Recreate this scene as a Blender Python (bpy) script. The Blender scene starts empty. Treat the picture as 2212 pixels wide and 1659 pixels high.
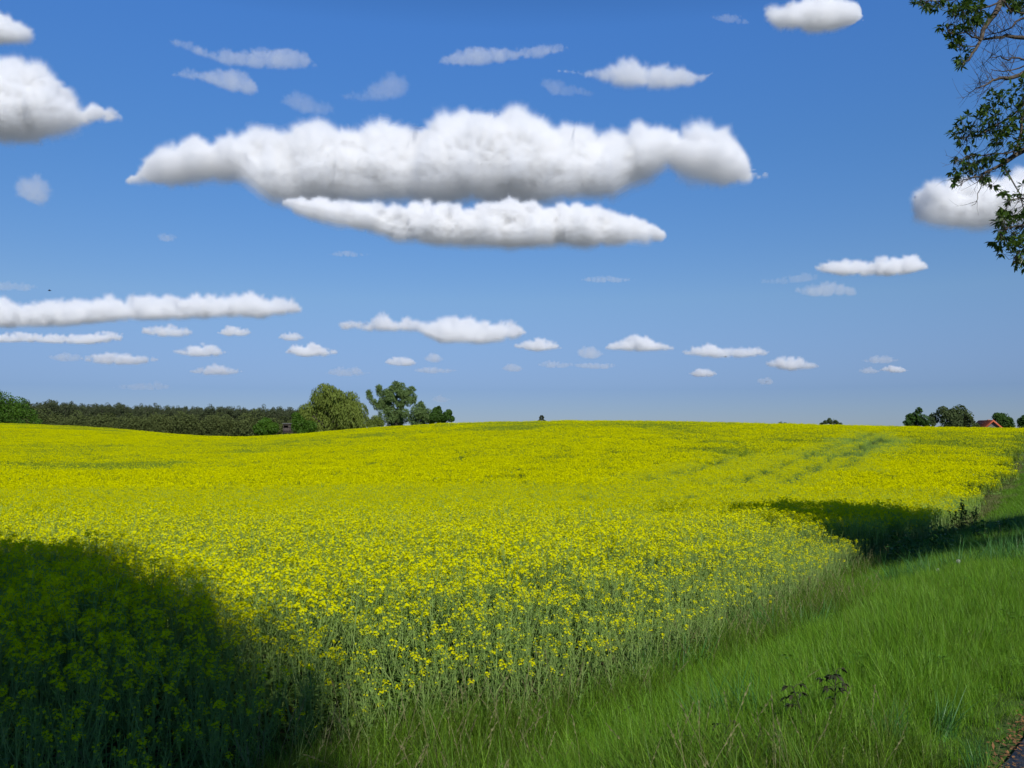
import bpy, math, random
import numpy as np
from mathutils import Vector, noise
R = math.radians
sc = bpy.context.scene
COL = sc.collection

# ------------------------------------------------------------------ camera
EYE = 1.6                       # eye height above the cycle path
F = 853.0                       # focal length in pixels of the 1024 px frame
PITCH = math.atan(46 / F)
cam_d = bpy.data.cameras.new('camera'); cam = bpy.data.objects.new('camera', cam_d); COL.objects.link(cam)
cam.location = (0, 0, EYE); cam.rotation_euler = (R(90) + PITCH, 0, 0)
cam_d.sensor_width = 36; cam_d.lens = 36 * F / 1024; cam_d.clip_start = 0.05; cam_d.clip_end = 60000
sc.camera = cam

# ------------------------------------------------------------------ sun and sky
SUN_ELEV, SUN_DIR = R(37), (-0.24, 0.97)          # SUN_DIR: the way shadows fall on the ground
sun_az = math.atan2(-SUN_DIR[0], -SUN_DIR[1])     # azimuth of the sun from +Y towards +X
world = bpy.data.worlds.new('World'); sc.world = world; world.use_nodes = True
wn = world.node_tree; wn.nodes.clear()
wo = wn.nodes.new('ShaderNodeOutputWorld'); bg = wn.nodes.new('ShaderNodeBackground')
sky = wn.nodes.new('ShaderNodeTexSky'); sky.sky_type = 'NISHITA'; sky.sun_disc = False
sky.sun_elevation = SUN_ELEV; sky.sun_rotation = sun_az
sky.air_density = 1.0; sky.dust_density = 0.0; sky.ozone_density = 4.0; sky.altitude = 100
hs = wn.nodes.new('ShaderNodeHueSaturation'); hs.inputs['Saturation'].default_value = 1.25
# tint by height: cooler at the horizon, overhead out of frame dimmed to deepen shadows
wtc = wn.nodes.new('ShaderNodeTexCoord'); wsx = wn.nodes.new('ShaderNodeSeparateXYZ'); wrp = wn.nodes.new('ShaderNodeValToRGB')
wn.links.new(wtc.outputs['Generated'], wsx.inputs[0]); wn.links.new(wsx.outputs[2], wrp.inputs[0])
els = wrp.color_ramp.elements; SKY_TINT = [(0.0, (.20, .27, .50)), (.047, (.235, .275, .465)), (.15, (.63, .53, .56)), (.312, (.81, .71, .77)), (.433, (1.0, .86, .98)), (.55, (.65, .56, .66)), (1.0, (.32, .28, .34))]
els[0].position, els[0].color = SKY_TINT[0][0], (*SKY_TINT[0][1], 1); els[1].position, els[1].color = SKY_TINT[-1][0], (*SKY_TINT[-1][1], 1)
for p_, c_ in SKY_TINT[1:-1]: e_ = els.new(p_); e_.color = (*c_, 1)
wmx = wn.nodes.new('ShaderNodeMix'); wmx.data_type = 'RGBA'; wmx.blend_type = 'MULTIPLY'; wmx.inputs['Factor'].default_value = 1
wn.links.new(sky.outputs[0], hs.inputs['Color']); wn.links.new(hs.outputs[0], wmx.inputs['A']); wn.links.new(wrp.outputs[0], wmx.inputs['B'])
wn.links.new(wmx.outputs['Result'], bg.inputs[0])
bg.inputs[1].default_value = 0.15
wn.links.new(bg.outputs[0], wo.inputs[0])
sd = bpy.data.lights.new('sun', 'SUN'); so = bpy.data.objects.new('sun', sd); COL.objects.link(so)
sd.energy = 4.6; sd.angle = R(0.5); sd.color = (1.0, 0.97, 0.91)
v = Vector((SUN_DIR[0], SUN_DIR[1], 0)).normalized() * math.cos(SUN_ELEV); v.z = -math.sin(SUN_ELEV)
so.rotation_euler = v.to_track_quat('-Z', 'Y').to_euler(); so.location = (0, -20, 40)
sc.view_settings.view_transform = 'Standard'; sc.view_settings.look = 'None'
sc.view_settings.exposure = 0.0; sc.view_settings.gamma = 1.0
cy = sc.cycles
cy.max_bounces = 12; cy.diffuse_bounces = 3; cy.glossy_bounces = 2; cy.transmission_bounces = 3
cy.transparent_max_bounces = 16; cy.volume_bounces = 12
cy.use_denoising = True

S = 1024 / 2212.0               # the photograph was measured on a 2212 px wide copy
def at(zx, zy, d):
    """world point that appears at measured (zx, zy), d metres in front of the camera (along its level heading)"""
    px, py = zx * S, zy * S
    a = (384 - py) / F
    cp, sp = math.cos(PITCH), math.sin(PITCH)
    fy, fz = cp - a * sp, sp + a * cp
    k = d / fy
    return Vector(((px - 512) / F * k, d, EYE + fz * k))

# ------------------------------------------------------------------ helpers
def tag(o, label=None, cat=None, group=None, kind=None):
    if label: o['label'] = label
    if cat: o['category'] = cat
    if group: o['group'] = group
    if kind: o['kind'] = kind
    return o

class MB:
    """collects triangles and quads, each with a material slot, into ONE mesh"""
    def __init__(s): s.v = []; s.f = []; s.m = []; s.n = 0
    def add(s, verts, faces, mat=0):
        verts = np.asarray(verts, float).reshape(-1, 3); faces = np.asarray(faces, int)
        s.v.append(verts); s.f.append(faces + s.n); s.m.append(np.full(len(faces), mat)); s.n += len(verts)
    def merge(s, other, loc=(0, 0, 0), rz=0, sc_=1.0):
        c, n = math.cos(rz), math.sin(rz); M = np.array([[c, -n, 0], [n, c, 0], [0, 0, 1]]) * sc_
        for v_, f_, m_ in zip(other.v, other.f, other.m):
            s.v.append(v_ @ M.T + np.asarray(loc)); s.f.append(f_ + s.n); s.m.append(m_)
        s.n += other.n
    def mesh(s, name, mats, smooth=False):
        me = bpy.data.meshes.new(name)
        V = np.concatenate(s.v); me.vertices.add(len(V)); me.vertices.foreach_set('co', V.ravel())
        lt = np.concatenate([np.full(len(f), f.shape[1]) for f in s.f]); lv = np.concatenate([f.ravel() for f in s.f])
        me.loops.add(len(lv)); me.loops.foreach_set('vertex_index', lv.astype(np.int32))
        me.polygons.add(len(lt)); me.polygons.foreach_set('loop_start', np.concatenate([[0], np.cumsum(lt)[:-1]]).astype(np.int32))
        me.polygons.foreach_set('material_index', np.concatenate(s.m).astype(np.int32))
        if smooth: me.polygons.foreach_set('use_smooth', np.ones(len(lt), bool))
        for m in mats: me.materials.append(m)
        me.update(calc_edges=True); me.validate()
        return me
    def build(s, name, mats, parent=None, smooth=False, link=True):
        if not isinstance(mats, (list, tuple)): mats = [mats]
        o = bpy.data.objects.new(name, s.mesh(name, mats, smooth))
        if link: COL.objects.link(o)
        if parent: o.parent = parent
        return o

def empty(name, loc, rz=0):
    o = bpy.data.objects.new(name, None); COL.objects.link(o); o.location = loc; o.rotation_euler = (0, 0, rz)
    o.empty_display_size = 0.2
    return o

def tube(mb, pts, radii, sides=6, mat=0):
    pts = np.asarray(pts, float); n = len(pts)
    d = np.gradient(pts, axis=0); d /= np.linalg.norm(d, axis=1)[:, None] + 1e-9
    up = np.array([0.31, 0.17, 0.93]) if abs(d[0][2]) < .8 else np.array([0.9, 0.3, 0.1])
    a = np.cross(d, up); a /= np.linalg.norm(a, axis=1)[:, None] + 1e-9; b = np.cross(d, a)
    th = np.arange(sides) * 2 * math.pi / sides
    V = (pts[:, None] + np.asarray(radii, float)[:, None, None] * (a[:, None] * np.cos(th)[None, :, None] + b[:, None] * np.sin(th)[None, :, None])).reshape(-1, 3)
    i = np.arange(n - 1)[:, None] * sides; j = np.arange(sides)[None]; k = (j + 1) % sides
    mb.add(V, np.stack([i + j, i + k, i + sides + k, i + sides + j], -1).reshape(-1, 4), mat)

def box(mb, lo, hi, mat=0, M=None):
    x0, y0, z0 = lo; x1, y1, z1 = hi
    V = np.array([(x, y, z) for z in (z0, z1) for y in (y0, y1) for x in (x0, x1)], float)
    if M is not None: V = np.array([M @ Vector(p) for p in V])
    mb.add(V, [(0, 2, 3, 1), (4, 5, 7, 6), (0, 1, 5, 4), (2, 6, 7, 3), (0, 4, 6, 2), (1, 3, 7, 5)], mat)

def leaf_quads(mb, P, D, N, L, W, mat=0, bend=0.0):
    """pointed leaves: 4-vert rhombs, or 2 quads when bent. P base points, D direction, N rough normal"""
    P = np.asarray(P, float); D = D / (np.linalg.norm(D, axis=1)[:, None] + 1e-9)
    Sd = np.cross(D, N); Sd /= np.linalg.norm(Sd, axis=1)[:, None] + 1e-9
    L = np.broadcast_to(np.asarray(L, float), len(P))[:, None]; W = np.broadcast_to(np.asarray(W, float), len(P))[:, None]
    Nn = np.cross(Sd, D)
    tip = P + D * L - Nn * L * bend; mid = P + D * L * .5
    V = np.stack([P, mid + Sd * W * .5, tip, mid - Sd * W * .5], 1).reshape(-1, 3)
    mb.add(V, np.arange(len(P) * 4).reshape(-1, 4), mat)

def unit(rng, n):
    a = rng.normal(size=(n, 3)); return a / np.linalg.norm(a, axis=1)[:, None]

def smooth01(x): x = np.clip(x, 0, 1); return x * x * (3 - 2 * x)

def vnoise(x, y, seed=0):
    """cheap smooth value noise on arrays, about -1..1"""
    x = np.asarray(x, float); y = np.asarray(y, float)
    xi = np.floor(x).astype(np.int64); yi = np.floor(y).astype(np.int64); fx = smooth01(x - xi); fy = smooth01(y - yi)
    def h(a, b):
        n = (a * 374761393 + b * 668265263 + seed * 974634777) & 0x7fffffff
        n = ((n ^ (n >> 13)) * 1274126177) & 0x7fffffff
        return ((n ^ (n >> 16)) & 0xffff) / 32767.5 - 1
    return (h(xi, yi) * (1 - fx) + h(xi + 1, yi) * fx) * (1 - fy) + (h(xi, yi + 1) * (1 - fx) + h(xi + 1, yi + 1) * fx) * fy
def fbm(x, y, seed=0):
    return vnoise(x, y, seed) * .6 + vnoise(x * 2.1, y * 2.1, seed + 5) * .3 + vnoise(x * 4.3, y * 4.3, seed + 9) * .15

# ------------------------------------------------------------------ materials
def new_mat(name):
    m = bpy.data.materials.new(name); m.use_nodes = True; nt = m.node_tree; nt.nodes.clear()
    return m, nt, nt.nodes.new('ShaderNodeOutputMaterial')

def plant_mat(name, c1, c2, trans=0.35, rough=0.55, spec=0.25, tcol=None, per='island', noise_scale=None):
    """leaf material: colour varies leaf to leaf; part of the light passes through"""
    m, nt, out = new_mat(name)
    p = nt.nodes.new('ShaderNodeBsdfPrincipled'); p.inputs['Roughness'].default_value = rough
    p.inputs['Specular IOR Level'].default_value = spec
    mix = nt.nodes.new('ShaderNodeMix'); mix.data_type = 'RGBA'
    mix.inputs['A'].default_value = (*c1, 1); mix.inputs['B'].default_value = (*c2, 1)
    if per == 'island':
        g = nt.nodes.new('ShaderNodeNewGeometry'); nt.links.new(g.outputs['Random Per Island'], mix.inputs['Factor'])
    elif per == 'object':
        g = nt.nodes.new('ShaderNodeObjectInfo'); nt.links.new(g.outputs['Random'], mix.inputs['Factor'])
    else:
        g = nt.nodes.new('ShaderNodeTexNoise'); g.inputs['Scale'].default_value = noise_scale or 3
        tc = nt.nodes.new('ShaderNodeTexCoord'); nt.links.new(tc.outputs['Object'], g.inputs['Vector'])
        mr = nt.nodes.new('ShaderNodeMapRange'); mr.inputs[1].default_value = .35; mr.inputs[2].default_value = .65
        nt.links.new(g.outputs['Fac'], mr.inputs[0]); nt.links.new(mr.outputs[0], mix.inputs['Factor'])
    nt.links.new(mix.outputs['Result'], p.inputs['Base Color'])
    if trans > 0:
        t = nt.nodes.new('ShaderNodeBsdfTranslucent'); ms = nt.nodes.new('ShaderNodeMixShader'); ms.inputs[0].default_value = trans
        if tcol: t.inputs[0].default_value = (*tcol, 1)
        else: nt.links.new(mix.outputs['Result'], t.inputs[0])
        nt.links.new(p.outputs[0], ms.inputs[1]); nt.links.new(t.outputs[0], ms.inputs[2]); nt.links.new(ms.outputs[0], out.inputs[0])
    else: nt.links.new(p.outputs[0], out.inputs[0])
    return m

def noise_mat(name, c1, c2, scale, rough=0.9, bump=0.0, detail=6, c3=None, scale3=1.0, coord='Object'):
    m, nt, out = new_mat(name)
    p = nt.nodes.new('ShaderNodeBsdfPrincipled'); p.inputs['Roughness'].default_value = rough
    p.inputs['Specular IOR Level'].default_value = 0.2
    tc = nt.nodes.new('ShaderNodeTexCoord'); n = nt.nodes.new('ShaderNodeTexNoise')
    n.inputs['Scale'].default_value = scale; n.inputs['Detail'].default_value = detail
    nt.links.new(tc.outputs[coord], n.inputs['Vector'])
    r = nt.nodes.new('ShaderNodeValToRGB'); r.color_ramp.elements[0].position = .35; r.color_ramp.elements[1].position = .68
    r.color_ramp.elements[0].color = (*c1, 1); r.color_ramp.elements[1].color = (*c2, 1)
    nt.links.new(n.outputs['Fac'], r.inputs[0]); col = r.outputs[0]
    if c3:
        n3 = nt.nodes.new('ShaderNodeTexNoise'); n3.inputs['Scale'].default_value = scale3; n3.inputs['Detail'].default_value = 3
        nt.links.new(tc.outputs[coord], n3.inputs['Vector'])
        mr = nt.nodes.new('ShaderNodeMapRange'); mr.inputs[1].default_value = .48; mr.inputs[2].default_value = .7
        mx = nt.nodes.new('ShaderNodeMix'); mx.data_type = 'RGBA'; nt.links.new(n3.outputs['Fac'], mr.inputs[0])
        nt.links.new(mr.outputs[0], mx.inputs['Factor']); nt.links.new(col, mx.inputs['A']); mx.inputs['B'].default_value = (*c3, 1)
        col = mx.outputs['Result']
    nt.links.new(col, p.inputs['Base Color'])
    if bump:
        b = nt.nodes.new('ShaderNodeBump'); b.inputs['Strength'].default_value = bump; b.inputs['Distance'].default_value = .02
        nt.links.new(n.outputs['Fac'], b.inputs['Height']); nt.links.new(b.outputs[0], p.inputs['Normal'])
    nt.links.new(p.outputs[0], out.inputs[0])
    return m

M_PETAL = plant_mat('petal', (0.78, 0.80, 0.0), (0.72, 0.69, 0.0), .38, .8, .0)
M_RSTEM = plant_mat('rape_stem', (0.30, 0.41, 0.12), (0.20, 0.31, 0.07), .1, .5, .3)
M_RLEAF = plant_mat('rape_leaf', (0.13, 0.24, 0.045), (0.20, 0.32, 0.07), .35, .55, .2)
M_RPOD = plant_mat('rape_pod', (0.23, 0.37, 0.04), (0.30, 0.42, 0.05), .15, .5, .3)
M_RFAR = plant_mat('rape_canopy', (0.20, 0.28, 0.02), (0.28, 0.34, 0.02), .3, .8, .05)

# ------------------------------------------------------------------ the lie of the land
P0 = np.array([2.35, 4.07]); RD = np.array([.545, .8385]); RN = np.array([-.8385, .545])   # edge of the cycle path
def along(x, y): return (x - P0[0]) * RD[0] + (y - P0[1]) * RD[1]
def across(x, y):
    s = along(x, y)
    return (x - P0[0]) * RN[0] + (y - P0[1]) * RN[1]
COLS = {   # heading (px column of the frame) : (metres ahead, height relative to the eye)
 -900: [(0,-2.3),(6,-2.35),(13,-2.6),(30,-3.4),(60,-3.6),(110,-2.9),(150,-1.4),(220,1.2),(260,0),(320,-5),(500,-5.5)],
 0:    [(0,-2.3),(6,-2.35),(13,-2.65),(19,-2.95),(30,-3.5),(45,-3.8),(60,-3.75),(85,-3.45),(110,-2.9),(150,-1.4),(190,.1),(220,1.0),(255,0),(320,-5),(500,-5.5)],
 116:  [(0,-2.3),(6,-2.35),(13,-2.65),(19,-2.95),(30,-3.6),(45,-3.9),(60,-3.8),(90,-3.5),(130,-2.6),(170,-1.4),(210,-.3),(245,-1.5),(300,-5),(500,-5.5)],
 222:  [(0,-2.3),(6,-2.35),(13,-2.65),(19,-2.95),(30,-3.7),(45,-3.9),(60,-3.85),(90,-3.6),(130,-3.0),(170,-2.35),(195,-3.0),(235,-5),(500,-5.5)],
 290:  [(0,-2.3),(6,-2.35),(13,-2.65),(19,-2.95),(30,-3.7),(45,-3.9),(60,-3.8),(90,-3.3),(120,-2.5),(150,-1.75),(168,-2.6),(195,-5),(500,-5.5)],
 370:  [(0,-2.3),(6,-2.35),(13,-2.65),(19,-2.95),(30,-3.7),(42,-3.9),(60,-3.65),(90,-2.7),(115,-1.5),(140,-.55),(160,-1.6),(180,-4.5),(500,-5.5)],
 463:  [(0,-2.3),(6,-2.35),(13,-2.65),(19,-2.95),(30,-3.7),(40,-3.9),(60,-3.5),(90,-2.1),(113,-.8),(135,.22),(155,-1),(178,-4.5),(500,-5.5)],
 580:  [(0,-2.3),(6,-2.35),(13,-2.65),(19,-2.95),(30,-3.75),(40,-3.9),(58,-3.45),(84,-1.9),(108,-.5),(130,.47),(155,-.8),(178,-4.2),(500,-5.5)],
 700:  [(0,-2.3),(6,-2.35),(13,-2.65),(19,-2.95),(30,-3.75),(40,-3.9),(58,-3.5),(84,-2.0),(108,-.6),(128,.2),(155,-1),(180,-4.2),(500,-5.5)],
 830:  [(0,-2.3),(6,-2.35),(13,-2.65),(19,-2.95),(30,-3.75),(40,-3.9),(58,-3.5),(84,-2.1),(105,-.9),(125,-.32),(150,-1.4),(180,-4.4),(500,-5.5)],
 1024: [(0,-2.3),(6,-2.35),(13,-2.65),(19,-2.95),(30,-3.75),(40,-3.95),(58,-3.6),(84,-2.1),(105,-1.2),(122,-.82),(148,-1.7),(180,-4.5),(500,-5.5)],
 1900: [(0,-2.3),(6,-2.35),(13,-2.65),(19,-2.95),(30,-3.75),(40,-3.95),(58,-3.6),(84,-2.3),(105,-1.6),(130,-1.5),(160,-2.2),(220,-4.5),(500,-5.5)],
}
_az = np.array([math.atan((u - 512) / F) for u in COLS]); _R = np.arange(0, 520, 1.0)
_T = np.stack([np.interp(_R, [d / math.cos(a) for d, _ in prof], [z for _, z in prof]) for a, prof in zip(_az, COLS.values())])
AZ = np.linspace(_az[0], _az[-1], 241)
_T2 = np.stack([np.interp(AZ, _az, _T[:, j]) for j in range(len(_R))], 1)
def _blur(A, sig, axis):
    r = int(sig * 3); k = np.exp(-.5 * (np.arange(-r, r + 1) / sig) ** 2); k /= k.sum()
    pad = [(0, 0), (0, 0)]; pad[axis] = (r, r); B = np.pad(A, pad, mode='edge')
    return np.apply_along_axis(lambda q: np.convolve(q, k, 'valid'), axis, B)
_T2 = _blur(_blur(_T2, 3.0, 1), 4.0, 0)

def field_z(x, y):
    x = np.asarray(x, float); y = np.asarray(y, float)
    r = np.hypot(x, y); a = np.clip(np.arctan2(x, np.where(np.abs(y) < 1e-6, 1e-6, y)), AZ[0], AZ[-1])
    a = np.where(y < 0, np.where(x < 0, AZ[0], AZ[-1]), a)
    # behind the camera the land is the flat near part of the field
    fr = np.where(y < 0, np.minimum(r, 5.0), r)
    i = (a - AZ[0]) / (AZ[1] - AZ[0]); j = np.clip(fr, 0, 518.9)
    i = np.clip(i, 0, len(AZ) - 1.001); i0 = i.astype(int); j0 = j.astype(int); fi = i - i0; fj = j - j0
    z = (_T2[i0, j0] * (1 - fj) + _T2[i0, j0 + 1] * fj) * (1 - fi) + (_T2[i0 + 1, j0] * (1 - fj) + _T2[i0 + 1, j0 + 1] * fj) * fi
    return z + EYE
def ground(x, y):
    x = np.asarray(x, float); y = np.asarray(y, float)
    t = across(x, y); r = np.hypot(x, y)
    fade = 1 - smooth01((r - 60) / 60)
    bank = 0.7 * (1 - smooth01((t - .25) / 3.0)) * np.where(t > -6, 1, np.clip(1 + (t + 6) / 10, 0, 1))
    return field_z(x, y) + bank * fade
def gz(x, y): return float(ground(np.array([x]), np.array([y]))[0])
def edge_t(s):
    """how far from the path the crop begins, at s metres along it"""
    return 2.72 + .75 * smooth01((2.5 - s) / 3.5) + .22 * vnoise(s * .45, s * 0, 3) + .15 * vnoise(s * 1.3, s * 0, 8) + .25 * smooth01((s - 14) / 10)
def path_off(s): return -.12 * np.clip(s, 0, 8)
def in_crop(x, y, off=0.0):
    return across(x, y) - edge_t(along(x, y)) > off

# ground sheet: one polar mesh round the camera out to the horizon
na = 360
th = np.concatenate([np.linspace(-50, 50, 241), np.linspace(50, 310, 121)[1:-1]]) * math.pi / 180
rr = np.concatenate([np.arange(.4, 12, .4), np.arange(12, 60, 1.0), np.arange(60, 300, 3.0), np.geomspace(300, 15000, 30)])
X = np.outer(rr, np.sin(th)); Y = np.outer(rr, np.cos(th)); Z = ground(X, Y)
V = np.concatenate([[[0, 0, gz(0, 0)]], np.stack([X, Y, Z], -1).reshape(-1, 3)])
n = len(th); i = np.arange(len(rr) - 1)[:, None] * n + 1; j = np.arange(n)[None]; k = (j + 1) % n
g = MB(); g.add(V, np.stack([i + j, i + n + j, i + n + k, i + k], -1).reshape(-1, 4))
g.f.append(np.stack([np.zeros(n, int), 1 + np.arange(n), 1 + (np.arange(n) + 1) % n], -1)); g.m.append(np.zeros(n))
M_SOIL = noise_mat('soil', (0.05, 0.045, 0.02), (0.10, 0.085, 0.045), 3.0, 1, .3, c3=(0.045, 0.08, 0.015), scale3=.5)
M_TURF = noise_mat('turf', (0.035, 0.07, 0.012), (0.06, 0.11, 0.02), 5.0, 1, .3, c3=(0.09, 0.10, 0.04), scale3=.3)
M_FARM = noise_mat('far_farmland', (0.16, 0.17, 0.165), (0.19, 0.195, 0.185), .004, 1)
go = g.build('ground', [M_SOIL, M_TURF, M_FARM], smooth=True); tag(go, kind='structure')
c = np.zeros(len(go.data.polygons) * 3); go.data.polygons.foreach_get('center', c); c = c.reshape(-1, 3)
rc = np.hypot(c[:, 0], c[:, 1])
go.data.polygons.foreach_set('material_index', np.where(rc > 330, 2, np.where(in_crop(c[:, 0], c[:, 1]) & (c[:, 1] > -30) & (rc < 260), 0, 1)).astype(np.int32))

# cycle path: asphalt strip with a thin edge
def strip(name, t0, t1, s0, s1, ds, lift, mat, wob=0):
    s = np.arange(s0, s1, ds); tt = np.array([t0 - .02, t0, (t0 + t1) / 2, t1, t1 + .02]); mb = MB()
    T = np.repeat(tt[None], len(s), 0)
    if wob:
        w_ = wob * vnoise(s * 2.2, s * 0, 4) + wob * .5 * vnoise(s * 9, s * 0, 6); T[:, 3] += w_; T[:, 4] += w_; T += path_off(s)[:, None] if wob else 0
    x = P0[0] + RD[0] * s[:, None] + RN[0] * T; y = P0[1] + RD[1] * s[:, None] + RN[1] * T
    z = ground(x, y) + lift; z[:, 0] -= .12; z[:, 4] -= .12
    i = np.arange(len(s) - 1)[:, None] * 5; j = np.arange(4)[None]
    mb.add(np.stack([x, y, z], -1).reshape(-1, 3), np.stack([i + j, i + 5 + j, i + 6 + j, i + 1 + j], -1).reshape(-1, 4))
    return mb.build(name, mat, smooth=True)
M_ASPH = noise_mat('asphalt', (0.16, 0.157, 0.16), (0.24, 0.235, 0.235), 60, .9, .3, c3=(0.20, 0.19, 0.18), scale3=1.5)
tag(strip('path', -2.6, 0.08, -14, 120, .25, .025, M_ASPH, .04), kind='structure')

# ------------------------------------------------------------------ instancing of countless plants (stuff)
def scatter(name, pts, rot, scl, idx, protos, label, cat):
    """one object of kind stuff: geometry nodes place the prototype meshes on points"""
    pc = bpy.data.collections.new(name + '_kinds')
    for k_, o in enumerate(protos):
        o.name = '%s_%03d' % (name, k_); pc.objects.link(o)
    me = bpy.data.meshes.new(name); me.vertices.add(len(pts)); me.vertices.foreach_set('co', np.asarray(pts, float).ravel())
    a = me.attributes.new('rot', 'FLOAT_VECTOR', 'POINT'); a.data.foreach_set('vector', np.asarray(rot, float).ravel())
    a = me.attributes.new('scl', 'FLOAT_VECTOR', 'POINT'); a.data.foreach_set('vector', np.asarray(scl, float).ravel())
    a = me.attributes.new('kind_index', 'INT', 'POINT'); a.data.foreach_set('value', np.asarray(idx, np.int32))
    o = bpy.data.objects.new(name, me); COL.objects.link(o)
    ng = bpy.data.node_groups.new(name + '_nodes', 'GeometryNodeTree')
    ng.interface.new_socket('Geometry', in_out='INPUT', socket_type='NodeSocketGeometry')
    ng.interface.new_socket('Geometry', in_out='OUTPUT', socket_type='NodeSocketGeometry')
    N, L = ng.nodes, ng.links
    gi = N.new('NodeGroupInput'); gout = N.new('NodeGroupOutput')
    mp = N.new('GeometryNodeMeshToPoints'); ip = N.new('GeometryNodeInstanceOnPoints'); ci = N.new('GeometryNodeCollectionInfo')
    ci.inputs['Collection'].default_value = pc; ci.inputs['Separate Children'].default_value = True; ci.inputs['Reset Children'].default_value = True
    def attr(nm, ty):
        q = N.new('GeometryNodeInputNamedAttribute'); q.data_type = ty; q.inputs['Name'].default_value = nm
        return next(x for x in q.outputs if x.enabled and x.name == 'Attribute')
    er = N.new('FunctionNodeEulerToRotation'); L.new(attr('rot', 'FLOAT_VECTOR'), er.inputs[0])
    L.new(gi.outputs[0], mp.inputs[0]); L.new(mp.outputs[0], ip.inputs['Points']); L.new(ci.outputs[0], ip.inputs['Instance'])
    ip.inputs['Pick Instance'].default_value = True
    L.new(attr('kind_index', 'INT'), ip.inputs['Instance Index']); L.new(er.outputs[0], ip.inputs['Rotation'])
    L.new(attr('scl', 'FLOAT_VECTOR'), ip.inputs['Scale']); L.new(ip.outputs[0], gout.inputs[0])
    md = o.modifiers.new('scatter', 'NODES'); md.node_group = ng
    return tag(o, label, cat, kind='stuff')

def jgrid(rng, x0, x1, y0, y1, step):
    gx, gy = np.meshgrid(np.arange(x0, x1, step), np.arange(y0, y1, step))
    gx = gx + rng.uniform(-.5, .5, gx.shape) * step; gy = gy + rng.uniform(-.5, .5, gy.shape) * step
    return gx.ravel(), gy.ravel()

def slope_rot(x, y, rz, amount=1.0):
    e = .5; dx = (ground(x + e, y) - ground(x - e, y)) / (2 * e); dy = (ground(x, y + e) - ground(x, y - e)) / (2 * e)
    # euler XYZ with rz first is hard to invert; tilt is small, rotate the gradient into the turned frame
    c_, s_ = np.cos(rz), np.sin(rz)
    lx = dx * c_ + dy * s_; ly = -dx * s_ + dy * c_
    return np.stack([np.arctan(ly) * amount, -np.arctan(lx) * amount, rz], -1)

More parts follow.
